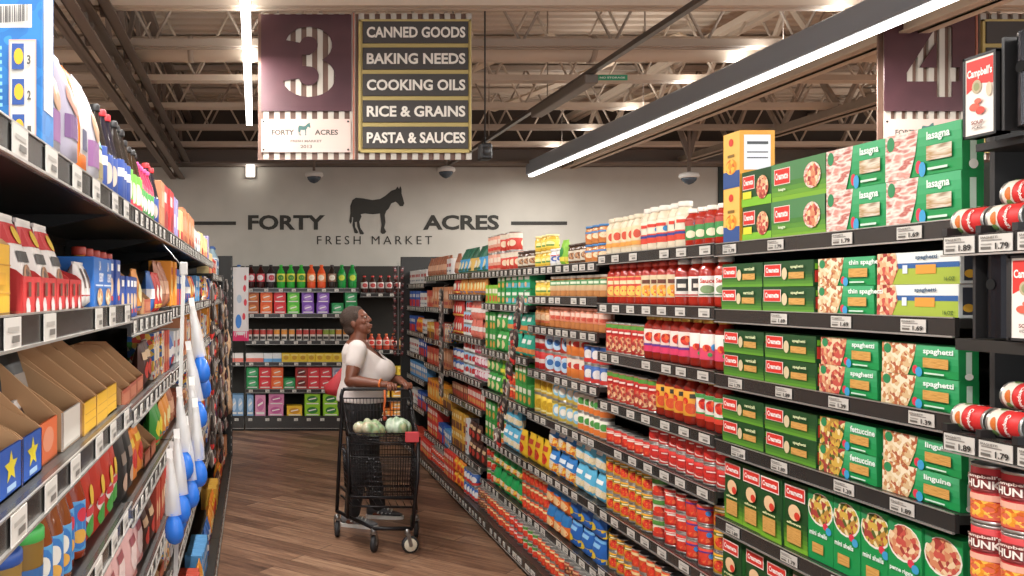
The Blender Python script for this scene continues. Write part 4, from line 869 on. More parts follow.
fill('R', 5, *R(5), [
    (1.908, [('chip_n', .15, 1), ('chip_g', .35, 1), ('chip_y', .3, 1), ('chip_g', .3, 1)]),
    (1.727, [('pack_r', .3, 1), ('pack_o', .5, 1), ('pack_o', .4, 1)]),
    (1.376, [('pack_r', .4, 2), ('lbluecan', .3, 3), ('pack_p', .5, 2)]),
    (1.041, [('bluecan', .4, 2), ('lbluecan', .4, 3), ('pinkcan', .4, 3)]),
    (.820, [('brownbox', .6, 1), ('redmix', .6, 1)]),
    (.372, [('yelbrown', .5, 2), ('whtbox', .1, 2), ('choc', .6, 2)])], 'fifth right-hand section', 'fifth right-hand shelving section, black, green topped snack bags along its top shelf', False, tagk='f', step=.1,
    base_runs=[('redmix', .4, 2), ('yelred', .4, 2), ('bluecan', .4, 2)])
fill('R', 6, *R(6), [
    (1.908, [('chip_n', .9, 1), ('whtbox', .2, 1)]),
    (1.597, [('redtan', .3, 1), ('tanbox', .9, 1)]),
    (1.280, [('yelbrown', .4, 1), ('redtan', .5, 1), ('mixbox', .3, 1)]),
    (1.02, [('redtan', .6, 1), ('tanbox', .5, 1)]),
    (.66, [('orangebox', .8, 1), ('yelbrown', .4, 1)]),
    (.30, [('redmix', .5, 2), ('bluered', .3, 1), ('ltbluebox', .3, 1)])], 'sixth right-hand section', 'sixth right-hand shelving section, black, tan boxes and orange boxes', False, tagk='f', step=.1,
    base_runs=[('redmix', .5, 1), ('redtom', .5, 2)])
fill('R', 7, R(7)[0], 10.46, [
    (1.84, [('whtbox', .5, 1), ('whtbox', .5, 1)]),
    (1.59, [('bluered', .6, 1), ('whtbox', .3, 1)]),
    (1.31, [('bluered', .4, 1), ('yelred', .4, 1), ('whtbox', .3, 1)]),
    (1.07, [('whtbox', .5, 1), ('bluered', .4, 1)]),
    (.81, [('ltbluebox', .9, 1)]),
    (.50, [('whtbox', .5, 1), ('bluered', .5, 1)])], 'farthest right-hand section', 'farthest right-hand shelving section, black, blue and white boxes near the end panel', False, tagk='f', step=.09,
    base_runs=[('redmix', .5, 1), ('redtan', .5, 1)])
# end panels of both runs
def end_panel(loc, w, h, label):
    t = empty('end_panel', loc, label, 'panel')
    b = B().box((0, 0, 0), (w, .03, h), FRM2, .003); b.build('board', t)
    b = B()
    for x in (.006, w-.018): b.box((x, -.012, .02), (x+.012, -.0005, h-.02), FRM)
    b.build('slotted_edge', t)
    c = B()
    for i in range(26): c.box((w-.016, -.0135, .1+i*.075), (w-.008, -.0122, .125+i*.075), '8a8883')
    c.build('slot_row', t)
end_panel((1.70, 10.49, 0), .6, 2.16, 'tall black end panel of the right-hand shelves')
end_panel((-.80, 9.22, 0), .57, 2.12, 'tall black end panel of the left-hand shelves')

# left-hand side
LB = [1.15, 2.46, 3.65, 4.84, 6.03, 7.22, 8.41, 9.20]
fill('L', 1, LB[0], LB[1], [
    (1.985, [(None, .405, 1), ('bigblue', .088, 1), ('wht_bag', .135, 1), ('slv_bag', .125, 1), ('or_bag', .125, 1), ('wht_bag', .135, 1), ('cream_bag', .12, 1), ('dk_blk', .07, 1), ('dk_red', .14, 1)]),
    (1.715, [('tr_yel_hi', .275, 1), ('tr_redhi', .5, 1), ('wht_pk', .1, 1), ('lachoy', .27, 1), ('bluepack', .16, 1)]),
    (1.442, [('tr_blue', .39, 1), ('tr_orange', .16, 1), ('tr_white', .2, 1), ('tr_yellow', .46, 1), (None, .08, 1)]),
    (1.175, [('gr_tub', .235, 1), ('bl_tub', .115, 1), ('lg_tub', .10, 1), ('syr_y', .23, 1), ('syr_r', .16, 1), ('redpouch', .47, 1)]),
    (.86, [('lg_tub', .5, 1), ('blackbag', .3, 1), ('pinkbag', .34, 1)]),
    (.52, [('yelred', .6, 2), ('choc', .6, 2)])], 'nearest left-hand section', 'nearest left-hand shelving section, black, with cardboard trays and syrup bottles', True, tagk='m', step=.2)
fill('L', 2, LB[1], LB[2], [
    (1.985, [('dk_blk', .2, 1), ('gr_bot', .3, 1), ('pk_bot', .3, 1), ('dk_red', .2, 1), ('tanb2', .14, 1)]),
    (1.675, [('bluepack', .45, 1), ('pack_o', .2, 1), ('tr_red', .2, 1), ('pack_b', .2, 1), ('pack_r', .3, 1)]),
    (1.425, [('tr_red', .5, 1), ('choc', .28, 1), ('mixbox', .3, 1)]),
    (1.15, [('blackbag', .28, 1), ('yelred', .3, 1), ('tr_red', .35, 1), ('greencandy', .25, 1)]),
    (.86, [('pinkbag', .5, 1), ('choc', .3, 1), ('redtan', .3, 1)]),
    (.62, [('yelred', .5, 1), ('tr_red', .5, 1)])], 'second left-hand section', 'second left-hand shelving section, black, with bottles on top and candy bags below', True, tagk='f', step=.12,
    base_runs=[('pinkbag', .5, 2), ('orangebox', .3, 1), ('choc', .3, 2)])
MIX = ['choc', 'pack_r', 'pack_p', 'pack_b', 'tanbox', 'redtan', 'mixbox', 'whtbox', 'bluered', 'yelbrown', 'brownbox', 'browncan', 'pack_o', 'ltbluebox', 'chip_n', 'yelred', 'orangebox']
tops = {3: [('redtall', .4, 1), ('prpbox', .2, 1), ('ylred', .3, 1), ('tanbox', .2, 1)], 4: [('tanbox', .6, 1), ('whtbox', .5, 1)], 5: [('ylred', .8, 1), ('prpbox', .2, 1)], 6: [('ylred', .5, 1), ('redmix', .5, 1)], 7: [('whtbox', .4, 1), ('s_clear', .4, 1)]}
rl = random.Random(11)
def mixrow(n=4):
    ks = rl.sample(MIX, n); return [(k, rl.uniform(.6, 1.3), 1) for k in ks]
for i in range(3, 8):
    off = rl.uniform(-.02, .02)
    zs = [1.985 if i < 6 else 1.90, 1.69+off, 1.42+off, 1.15-off, .86+off, .58]
    fill('L', i, LB[i-1], LB[i], [(zs[0], tops[i])]+[(z, mixrow()) for z in zs[1:]], ORD[i]+' left-hand section' if i < 7 else 'farthest left-hand section', {3: 'third left-hand shelving section, black, with a tall red box on top', 4: 'fourth left-hand shelving section, black, tan boxes on its top shelf', 5: 'fifth left-hand shelving section, black, pale yellow boxes on its top shelf', 6: 'sixth left-hand shelving section, black, bright red mix boxes on its top shelf', 7: 'farthest left-hand shelving section, black, clear water bottles on its top shelf'}[i], False, tagk='f', step=.12,
         base_runs=mixrow(3))

# back wall drinks shelves
KY = 11.35
def kx(x): return (x-255)/FPX*KY
fill('K', 1, kx(245), kx(359), [
    (1.795, [('s_red', .24, 1), ('s_white', .12, 1), ('s_lime', .37, 1), ('s_org', .25, 1), ('s_dark', .12, 1), ('s_green', .25, 1)]),
    (1.475, [('f_brown', .16, 2), ('f_orange', .16, 2), ('f_red', .16, 2), ('f_lime', .16, 2), ('f_purple', .36, 2), ('f_green', .32, 2)]),
    (1.135, [('sm_red', .36, 1), ('sm_or', .3, 1), ('sm_red', .36, 1), ('sm_gr', .16, 1), ('sm_or', .3, 1)]),
    (.865, [('tea_w', .23, 1), ('tea_b', .24, 1), ('tea_y', 1.0, 1)]),
    (.525, [('f_green', .17, 2), ('f_red', .16, 2), ('f_orange', .16, 2), ('f_green', .16, 2), ('f_dkred', .16, 2), ('f_red', .32, 2), ('f_grey', .34, 2)])], 'left back wall section', 'left section of the black drinks shelving on the back wall', False, tagk='f', step=.16, depth=.46, top=2.09, yback=KY, basez=.18, basefront=.02,
    base_runs=[('f_blue', .09, 1), ('f_pinkt', .14, 1), ('f_pink', .2, 2), ('f_yelw', .2, 1), ('f_limew', .4, 2), ('f_orw', .2, 2)])
fill('K', 2, kx(360), kx(452), [
    (1.735, [('s_smallred', .5, 1), ('s_smallblue', .3, 1), ('s_smallred', .3, 1)]),
    (1.02, [('s_juice', .35, 1), ('s_juicey', .1, 1), ('s_juice', .4, 1)]),
    (.70, [('tea_y', .5, 1), ('f_mag', .5, 1)]),
    (.42, [('f_yel', .5, 1), ('f_orange', .5, 1)])], 'right back wall section', 'right section of the black drinks shelving, mostly bare black panel behind the shopper', False, tagk='f', step=.16, depth=.46, top=2.09, yback=KY, basez=.18, basefront=.02,
    base_runs=[('f_orw', .5, 2), ('f_yelw', .5, 2)])
mk = section('K', 0, kx(205), kx(244.4), [1.795, 1.475, .865], 'narrow black drinks section at the left end of the back wall shelving', tagk='f', step=.16, depth=.46, top=2.09, yback=KY, basez=.18, basefront=.02)
stock(mk, kx(244.4)-kx(205), 1.795, None, [('s_clear', 1, 1)], 'top shelf', 'narrow back wall section')
stock(mk, kx(244.4)-kx(205), .865, .3, [('tea_w', 1, 1)], 'third shelf', 'narrow back wall section')
stock(mk, kx(244.4)-kx(205), .18, .3, [('f_blue', 1, 1)], 'bottom shelf', 'narrow back wall section')
kk = KINDS['bigpink']
t = put(kk, Matrix.Translation((kx(241), KY-.16, 1.14)), 'long white bag with red spots and a blue circle hanging left of the drinks', None, True)
B().tube([(0, .06, .91), (0, .06, .95), (0, .19, .96)], .003, STEEL, 5).build('hook', t)
# a snack strip hanging down the far edge of the drinks shelves
def clip_strip(name, top, n, dz, label, items, lean=(0, 0), face=0, sc=1):
    """a hanging plastic strip; the packets on it are things of their own"""
    t = empty(name, top, label, 'hanging strip', 'plastic strips hung with packets', face)
    B().bar((0, 0, 0), (lean[0]*n*dz, lean[1]*n*dz, -n*dz), .014, .002, '6f6d6a').build('strip_band', t)
    B().tube([(0, 0, 0), (0, .01, .03), (0, .05, .035)], .003, STEEL, 5).build('hook', t)
    mx = Matrix.Translation(top) @ Matrix.Rotation(face, 4, 'Z')
    for i in range(n):
        for s in (-1, 1):
            k = KINDS[items[(i*2+(s > 0)) % len(items)]]
            m = mx @ Matrix.Translation((lean[0]*i*dz+s*.033, lean[1]*i*dz-.028-.004*(s+1), -(i+1)*dz)) @ Matrix.Rotation(s*.25+random.uniform(-.1, .1), 4, 'Y') @ Matrix.Rotation(random.uniform(-.15, .15), 4, 'Z')
            put(k, m, f"{k.look}, {ORD[i+1]} from the top of the {label.split(' hung')[0]}, {'right' if s > 0 else 'left'}" if False else f"{shortlook(k.look, 4)}, {'right' if s > 0 else 'left'} side, {ORD[i+1]} down, {SHORTS[label]}", 'packets on the '+SHORTS[label], False)
SHORTS = {}
bag('pk_dark', 'dark foil packet', .07, .022, .105, '2c2624', [('r', .15, .5, .85, .72, '8c7c70'), ('e', .5, .3, .3, .1, 'b8a494')], noun='packet', crimp='6a625c')
bag('pk_darkred', 'dark foil packet with red base', .07, .022, .105, '3a2c2a', [('r', 0, 0, 1, .34, 'c8302c'), ('r', .15, .6, .85, .8, 'a89c90')], noun='packet', crimp='6a625c')
bag('pk_grey', 'grey and white packet', .07, .022, .105, '6c645e', [('r', .1, .2, .9, .7, 'c8c0b8'), ('e', .5, .45, .26, .16, '8a4a3c')], noun='packet', crimp='a09890')
bag('pk_small', 'small dark red and white packet', .038, .02, .08, '4a2628', [('r', .15, .3, .85, .55, '9a5654'), ('r', .3, .62, .8, .75, 'a8a4a4')], noun='packet', crimp='2c2c30')
def strip_at(Y, x, z, n, dz, label, short, items, lean=(0, 0), face=-PI/2):
    SHORTS[label] = short
    clip_strip('clip_strip', (x, Y, z), n, dz, label, items, lean, face)
strip_at(5.70, 1.70, 1.73, 9, .108, 'clip strip of dark foil packets at the near end of the fourth right-hand section', 'dark packet strip', ['pk_dark', 'pk_grey', 'pk_darkred', 'pk_dark', 'pk_darkred'], (-.16, -.12))
strip_at(8.12, 1.70, 1.78, 9, .108, 'clip strip of grey packets between the fifth and sixth right-hand sections', 'grey packet strip', ['pk_grey', 'pk_dark', 'pk_grey'], (0, 0))
strip_at(10.51, 1.672, 2.06, 12, .088, 'clip strip of small dark red packets beside the right end panel', 'small red packet strip', ['pk_small'], (0, 0), 0)
strip_at(5.35, -.27, 1.80, 10, .108, 'clip strip of grey packets on the third left-hand section', 'left grey packet strip', ['pk_grey', 'pk_darkred', 'pk_dark'], (0, 0), PI/2)
strip_at(6.6, -.27, 1.80, 12, .108, 'clip strip of packets on the fifth left-hand section', 'farther left packet strip', ['pk_grey', 'pk_small', 'pk_dark'], (0, 0), PI/2)
strip_at(7.8, -.27, 1.86, 12, .108, 'clip strip of packets on the sixth left-hand section', 'farthest left packet strip', ['pk_dark', 'pk_grey', 'pk_small'], (0, 0), PI/2)
# tan paper sheath hanging by the left end
t = empty('paper_roll', (-.27, 8.9, .55), 'long tan paper sheath hanging at the far end of the left-hand shelves', 'paper')
b = B(); n = 14; vs = []
for j in range(n+1):
    w_ = .015+.045*(1-j/n)**.7+.012*math.sin(j*1.7); z_ = 1.15*j/n
    for a in range(8):
        q = 2*PI*a/8; vs.append((w_*math.cos(q)*.9+.012*math.sin(j*.9)-.02, w_*math.sin(q)*1.4, z_))
b.add(vs, [(j*8+a, j*8+(a+1) % 8, (j+1)*8+(a+1) % 8, (j+1)*8+a) for j in range(n) for a in range(8)]+[tuple(range(8))[::-1], tuple(n*8+a for a in range(8))], ramp_mat('crumpled_tan_paper', ['b58c68', 'd4b08c', 'a07a58'], 14, 'NOISE', rough=.8, bump=.3), True)
b.build('sheath', t); B().tube([(-.02, 0, 1.15), (-.02, 0, 1.2), (-.08, 0, 1.21)], .003, STEEL, 5).build('hook', t)

# packets standing in the red trays, bottles behind the noodle boxes, contents of the other trays
mL = Matrix.Translation((XL, 0, 0)) @ Matrix.Rotation(PI/2, 4, 'Z')
def onleft(key, Y, dep, z, label, group, roty=0, rz=0, parts=True):
    m = Matrix.Translation((XL-dep, Y, z)) @ Matrix.Rotation(PI/2+rz, 4, 'Z') @ Matrix.Rotation(roty, 4, 'X')
    return put(KINDS[key], m, label, group, parts)
for i in range(3):
    onleft('whtred_pk', 1.50+i*.125, .018, 1.7205, f"white and red snack packet standing in the {('nearest', 'middle', 'farthest')[i]} bright red tray, front", 'snack packets in the red trays')
    onleft('redtop_pk', 1.475+i*.125, .10, 1.7205, f"red striped snack packet, left one behind in the {('nearest', 'middle', 'farthest')[i]} bright red tray", 'snack packets in the red trays')
    onleft('redtop_pk', 1.545+i*.125, .10, 1.7205, f"red striped snack packet, right one behind in the {('nearest', 'middle', 'farthest')[i]} bright red tray", 'snack packets in the red trays')
for i in range(5):
    onleft('oil_amber', 2.50+i*.115, .11, 1.6755, f"amber oil bottle with red cap, {ORD[i+1]} from left behind the blue noodle boxes", 'oil bottles behind the noodle boxes')
for i in range(2):
    onleft('whtred_pk', 1.345+i*.13, .06, 1.4465, f"white and red packet in the {('nearest', 'second')[i]} blue fronted tray", 'packets in the blue trays', -.2)
onleft('wht_pk', 1.70, .08, 1.4465, 'white packet with red base standing in the white fronted tray, left', 'packets in the white tray')
onleft('blackbag', 1.76, .09, 1.4465, 'black snack bag standing in the white fronted tray, right', 'packets in the white tray', -.1)

# ---------------------------------------------------------------- turkey basters on a clip strip
t = empty('clip_strip', (-.262, 3.30, 1.83), 'white clip strip that carries the blue-bulbed basters on the left', 'hanging strip')
B().bar((0, 0, 0), (.0, -.35, -1.08), .014, .002, 'a9a7a2').build('strip_band', t)
B().tube([(0, 0, 0), (-.02, .0, .03), (-.08, 0, .10)], .003, STEEL, 5).build('hook', t)
B().box((-.015, -.008, -.02), (.015, .008, .03), 'b9b7b3', .004).build('clip_head', t)
BULB = mat('2468c4', .25); SLV = bpy.data.materials.new('clear_plastic_sleeve'); SLV.use_nodes = True
_b = SLV.node_tree.nodes['Principled BSDF']; _b.inputs['Base Color'].default_value = rgb('e6e4e0'); _b.inputs['Roughness'].default_value = .25; _b.inputs['Alpha'].default_value = .42
def baster_parts():
    bulb = B().lathe([(.008, -.01), (.020, -.003), (.030, .016), (.031, .040), (.024, .068), (.015, .082), (.017, .09), (.010, .095)], BULB, 16)
    tube_ = B().lathe([(.011, .094), (.0105, .18), (.006, .23), (.003, .25)], mat('d9dde0', .15), 12)
    sl = B(); n = 10; prof = [(.027, .085), (.024, .14), (.019, .19), (.014, .23), (.010, .27)]
    vs = [(r*1.0*math.cos(2*PI*k/12)+.002*math.sin(7*z*10+k), r*.62*math.sin(2*PI*k/12), z) for r, z in prof for k in range(12)]
    sl.add(vs, [(i*12+k, i*12+(k+1) % 12, (i+1)*12+(k+1) % 12, (i+1)*12+k) for i in range(len(prof)-1) for k in range(12)], SLV, True)
    cd_ = B().box((-.010, -.001, .262), (.010, .001, .30), 'e8e6e2')
    return [('bulb', bulb), ('barrel', tube_), ('sleeve', sl), ('header_card', cd_)]
BP = [(n, b.mesh(n)) for n, b in baster_parts()]
blist = [(203, 380, 3.25, 'highest'), (204, 396, 3.32, 'second highest'), (200, 425, 3.18, 'third from the top'), (185, 477, 2.98, 'fourth from the top'), (196, 462, 3.14, 'right one of the middle pair'), (199, 484, 3.12, 'right one below the middle pair'), (191, 505, 3.02, 'third from the bottom'), (182, 520, 2.94, 'second from the bottom'), (175, 541, 2.90, 'lowest'), (178, 530, 3.04, 'just behind the lowest')]
for i, (x, y, Yb, nm) in enumerate(blist):
    X, Z = pxw(x, y, Yb)
    o = empty('baster', (X, Yb, Z), f"blue baster in clear sleeve, {nm} on the left clip strip", 'baster', 'basters on the left clip strip')
    o.rotation_euler = (.03, -.14 if i < 3 else -.06, random.uniform(-.5, .5))
    for n, me in BP:
        c = bpy.data.objects.new(n, me); COL.objects.link(c); c.parent = o

# ---------------------------------------------------------------- soup fixture at the right edge
XS = 1.70
t = empty('soup_dispenser', (XS, 2.02, 0), 'black gravity soup can dispenser rack with chrome columns at the right edge', 'dispenser', None, -PI/2)
# local x runs toward the camera, y into the shelf
B().box((-.185, .10, .0), (-.17, .5, 2.33), FRM2).build('side_frame', t)
B().box((-.165, .44, .1), (.42, .46, 2.3), FRM2).build('back_panel', t)
CHR = mat('34353a', .2, .8)
def column(x0, x1, z0, z1, nm='chrome_column'):
    b = B(); n = 10; w = x1-x0; vs = []
    for z in (z0, z1):
        for i in range(n+1):
            a = i/n; vs.append((x0+w*a, .03-.035*math.sin(PI*a), z+(.012 if z == z1 else 0)*math.sin(PI*a)))
        vs += [(x1, .14, z), (x0, .14, z)]
    k = n+3
    b.add(vs, [(i, (i+1) % k, k+(i+1) % k, k+i) for i in range(k)]+[tuple(range(k))[::-1], tuple(range(k, 2*k))], CHR)
    b.add([((x0+x1)/2+.013*math.cos(2*PI*j/16), -.0065, (z0+z1)/2+.03+.013*math.sin(2*PI*j/16)) for j in range(16)], [tuple(range(16))], mat('080808', 1))
    for x in (x0, x1): b.box((x-.004, -.006, z0-.004), (x+.004, .14, z1+.008), BLACK)
    return b.build(nm, t)
def card(x0, x1, z0, z1):
    w = x1-x0; h = z1-z0
    b = B().box((x0, -.012, z0), (x1, -.004, z1), 'ece4da')
    f = lambda u, v, o: (x0+w*u, -.012-o, z0+h*v)
    b.art(f, [('p', [(.04, .55), (.5, .66), (.97, .62), (.97, .97), (.04, .97)], 'd8342c'), ('t', "Campbell's", .08, .72, .94, .86, 'f8f0e8'), ('e', .42, .62, .17, .09, 'b9a888'), ('e', .42, .62, .10, .055, '8f9466'), ('e', .86, .55, .1, .09, 'cdbfa4'), ('e', .36, .36, .18, .05, 'd8604c'), ('e', .58, .3, .16, .05, 'cc4a3c'), ('e', .5, .43, .12, .035, 'dc6a54'), ('t', 'SOUP', .28, .13, .7, .18, '8a4a44'), ('t', 'AND MORE', .3, .07, .68, .11, '8a7a74')])
    b.build('printed_card', t)
    B().box((x0-.006, -.014, z0-.006), (x0, .02, z1+.006), BLACK).box((x1, -.014, z0-.006), (x1+.006, .02, z1+.006), BLACK).box((x0-.006, -.014, z1), (x1+.006, .02, z1+.006), BLACK).box((x0-.006, -.014, z0-.006), (x1+.006, .02, z0), BLACK).box((x0-.006, -.0035, z0-.006), (x1+.006, .02, z1+.006), BLACK).build('card_frame', t)
card(-.118, -.035, 2.118, 2.298); column(-.018, .075, 2.12, 2.318); column(.09, .19, 2.12, 2.318); 
column(-.10, -.005, 1.645, 1.83); card(.012, .10, 1.648, 1.825); column(.115, .2, 1.645, 1.83)
def rack_rail(z, zdeck):
    b = B().box((-.165, .0, zdeck-.02), (.42, .43, zdeck), FRM).box((-.165, -.03, zdeck-.045), (.42, 0, zdeck), RAIL)
    b.box((-.165, -.036, zdeck-.05), (.42, -.029, zdeck-.046), LIPM)
    for i in range(6): b.box((-.16+i*.1, -.035, zdeck), (-.145+i*.1, .0, zdeck+.018), BLACK)
    o = b.build('can_shelf', t)
    for i, p in enumerate((0, 1, 2)):
        g = bpy.data.objects.new('price_tag', TAGS['n'][(i+3) % 4]); COL.objects.link(g); g.parent = o; g.location = (-.11+i*.105, -.018, zdeck-.024); g.scale = (1, 1, 1.15)
rack_rail(0, 1.885); rack_rail(0, 1.415)
B().box((-.165, .05, 2.09), (.42, .43, 2.108), FRM2).build('can_shelf', t)
B().box((-.165, .0, 1.61), (.42, .43, 1.638), FRM).build('can_shelf', t)
B().box((-.165, .0, .885), (.42, .43, .918), FRM).box((-.165, -.02, .0), (.42, .43, .12), FRM).build('can_shelf', t)
ks = KINDS['soupside']
def lying(Y, X, z, label, r=0):
    m = Matrix.Translation((X, Y, z)) @ Matrix.Rotation(-PI/2, 4, 'Z') @ Matrix.Rotation(PI/2, 4, 'Y') @ Matrix.Translation((0, -.033, -.05)) @ Matrix.Identity(4)
    put(ks, m, label, 'soup cans lying on the dispenser shelves', True)
for j, (z, rows) in enumerate(((1.9185, [(2.138, 0, 'far'), (2.034, 0, 'near'), (2.060, 1, 'raised')]), (1.4485, [(2.138, 0, 'far'), (2.034, 0, 'near'), (2.060, 1, 'raised')]))):
    for Yc, up, nm in rows:
        lying(Yc, XS+.020+(.055 if up else 0), z+(.066*.87+.002 if up else 0), f"soup can lying on its side, {nm} one on the {('upper', 'lower')[j]} price-tagged dispenser shelf")
for j in range(3):
    for Yc, nm in ((2.180, 'far'), (2.092, 'middle'), (2.004, 'near')):
        z0 = .1205+j*0
for j, zz in enumerate((1.2025, 1.061, .9195)):
    for Yc, nm in ((2.138, 'left'), (2.050, 'middle'), (1.962, 'right')):
        m = Matrix.Translation((XS+.01, Yc, zz)) @ Matrix.Rotation(-PI/2, 4, 'Z') @ Matrix.Translation((0, .042, 0)) @ Matrix.Rotation(.32, 4, 'Z') @ Matrix.Translation((0, -.042, 0))
        put(KINDS['chunky'], m, f"upright red stew soup can, {nm} column, {('top', 'second', 'third')[j]} row at the lower right", 'stacked stew soup cans at the lower right', True)

# ---------------------------------------------------------------- shopper
SKIN = ramp_mat('brown_skin', ['6e4130', '7d4b37'], 6, 'NOISE', rough=.45)
SHIRT = ramp_mat('white_cotton_knit', ['d2c9c5', 'ddd5d1'], 9, 'NOISE', rough=.9, bump=.15)
PANTS = ramp_mat('black_trouser_cloth', ['1f1e20', '2a292b'], 12, 'NOISE', rough=.85, bump=.2)
HAIR = ramp_mat('short_dark_hair', ['1d1512', '4a382d', '15100d'], 160, 'NOISE', rough=.75, bump=.8)
PX, PY = .80, 6.82
person = empty('person', (PX, PY, 0), 'shopper in a white V-neck shirt and black trousers leaning on a cart, looking up', 'person')
def rloft(b, rings, m, n=20, cap=True):
    """rings: (centre, half-width vector a, half-width vector b)"""
    vs = []
    for c, a, q in rings:
        c, a, q = Vector(c), Vector(a), Vector(q)
        vs += [c+a*math.cos(2*PI*k/n)+q*math.sin(2*PI*k/n) for k in range(n)]
    L = len(rings)
    fs = [(i*n+k, i*n+(k+1) % n, (i+1)*n+(k+1) % n, (i+1)*n+k) for i in range(L-1) for k in range(n)]
    if cap: fs += [tuple(range(n))[::-1], tuple((L-1)*n+k for k in range(n))]
    return b.add(vs, fs, M(m), True)
def limb(b, pts, m, n=14):
    """pts: (point, radius); rounded tube with balls at the joints so the remesh joins smoothly"""
    P = [Vector(p) for p, r in pts]
    fine = []
    for i in range(len(pts)-1):
        for s in range(4):
            u = s/4; fine.append((P[i].lerp(P[i+1], u), pts[i][1]*(1-u)+pts[i+1][1]*u))
    fine.append((P[-1], pts[-1][1]))
    b.tube([f[0] for f in fine], [f[1] for f in fine], m, n)
    for p, r in pts: b.ell(p, (r, r, r), m, 12, 8)
    return b
def fuse(b, name, parent, voxel, smooth=4, f=.5, cut=None):
    o = b.build(name, parent)
    r = o.modifiers.new('fuse', 'REMESH'); r.mode = 'VOXEL'; r.voxel_size = voxel; r.use_smooth_shade = True
    s = o.modifiers.new('soften', 'SMOOTH'); s.factor = f; s.iterations = smooth
    if cut:
        bpy.context.view_layer.update()
        me = bpy.data.meshes.new_from_object(o.evaluated_get(bpy.context.evaluated_depsgraph_get()))
        bm = bmesh.new(); bm.from_mesh(me)
        bmesh.ops.delete(bm, geom=[q for q in bm.faces if cut(q.calc_center_median())], context='FACES')
        bm.to_mesh(me); bm.free(); o.modifiers.clear(); o.data = me
    return o
def ring(x, y, z, rx, ry, tilt=0):
    return ((x, y, z), (rx*math.cos(tilt), 0, rx*math.sin(tilt)), (0, ry, 0))
NEAR = -1
SH = {-1: (-.045, -.17, 1.325), 1: (-.03, .17, 1.325)}
EL = {-1: (-.10, -.235, 1.10), 1: (.20, .22, 1.09)}
WR = {-1: (.115, -.345, 1.085), 1: (.27, -.16, 1.10)}
HIP = {-1: (-.01, -.095, .86), 1: (.03, .095, .86)}
KN = {-1: (-.03, -.10, .48), 1: (.085, .12, .48)}
AN = {-1: (-.075, -.105, .09), 1: (.15, .15, .09)}
body = B()
rloft(body, [ring(0, 0, .78, .12, .16), ring(0, 0, .9, .155, .185), ring(.02, 0, 1.0, .165, .185), ring(.04, 0, 1.12, .178, .172), ring(.05, 0, 1.19, .19, .168), ring(.0, 0, 1.28, .140, .168), ring(-.028, 0, 1.345, .094, .14), ring(-.03, 0, 1.385, .07, .08)], SKIN)
limb(body, [((-.03, 0, 1.34), .078), ((-.02, 0, 1.39), .066), ((-.01, 0, 1.44), .06), ((-.012, 0, 1.50), .058)], SKIN)
# head, tilted up a little, facing +x
HC = Vector((-.028, 0, 1.522)); RT = Matrix.Rotation(-.38, 3, 'Z') @ Matrix.Rotation(-.30, 3, 'Y')
def hp(x, y, z): return HC + RT @ Vector((x, y, z))
body.ell(hp(-.008, 0, .022), (.098, .078, .095), SKIN, 20, 14, RT)
body.ell(hp(.025, 0, -.045), (.066, .058, .068), SKIN, 16, 10, RT)
body.ell(hp(.06, 0, -.088), (.026, .026, .022), SKIN, 12, 8, RT)      # chin
body.ell(hp(.092, 0, -.052), (.016, .027, .011), SKIN, 12, 8, RT)     # upper lip
body.ell(hp(.088, 0, -.067), (.015, .024, .010), SKIN, 12, 8, RT)     # lower lip
body.ell(hp(.098, 0, -.012), (.018, .020, .016), SKIN, 12, 8, RT)     # nose tip
limb(body, [(hp(.085, 0, .03), .009), (hp(.103, 0, -.010), .013)], SKIN, 8)
for s in (-1, 1):
    body.ell(hp(.09, s*.014, -.018), (.012, .010, .009), SKIN, 10, 6, RT)
    body.ell(hp(.062, s*.042, -.012), (.024, .02, .022), SKIN, 10, 8, RT)   # cheek
    limb(body, [(hp(.084, s*.012, .038), .007), (hp(.066, s*.055, .036), .008)], SKIN, 8)  # brow
    body.ell(hp(-.012, s*.078, -.008), (.017, .009, .029), SKIN, 12, 8, RT)  # ear
for s in (-1, 1):
    limb(body, [(SH[s], .062), (EL[s], .049), (WR[s], .029)], SKIN)
    limb(body, [(HIP[s], .098), (KN[s], .066), (AN[s], .04)], SKIN)
    A = Vector(AN[s]); limb(body, [(A+Vector((-.02, 0, -.045)), .033), (A+Vector((.08, 0, -.055)), .028), (A+Vector((.14, 0, -.062)), .02)], SKIN)
# hands closed over the cart handle (bar along x at z 1.055, y -.37)
BARZ, BARY = 1.055, -.372
def hand(base, palm, fdir, wr):
    """palm ellipsoid, four bent fingers over the bar, thumb from the side"""
    P = Vector(palm); W_ = Vector(wr)
    limb(body, [(W_, .027), (W_.lerp(P, .6), .027), (P, .022)], SKIN)
    ex = Vector(fdir)                  # the line along which the knuckles are set
    ac = Vector((-ex.y, ex.x, 0))      # across
    if ac.y > 0: ac = -ac
    for i in range(4):
        L = (.9, 1.05, 1.0, .8)[i]; k = P+ex*(-.028+.0198*i)+ac*.012+Vector((0, 0, .004))
        p1 = k+ac*.018*L+Vector((0, 0, .004)); p2 = p1+ac*.020*L+Vector((0, 0, -.014)); p3 = p2+ac*.002+Vector((0, 0, -.022*L)); p4 = p3-ac*.014*L+Vector((0, 0, -.010))
        limb(body, [(k, .0095), (p1, .0084), (p2, .008), (p3, .0074), (p4, .0065)], SKIN, 8)
    t0 = W_.lerp(P, .55); t1 = t0-ac*.022+Vector((0, 0, -.012)); t2 = t1+ex*.024+Vector((0, 0, -.016)); t3 = t2+ex*.016+ac*.010+Vector((0, 0, -.008))
    limb(body, [(t0, .014), (t1, .012), (t2, .0095), (t3, .008)], SKIN, 8)
hand(0, (.175, -.362, 1.083), (1, 0, 0), WR[-1])
hand(0, (.285, -.325, 1.085), (.97, .24, 0), (.278, -.262, 1.09))
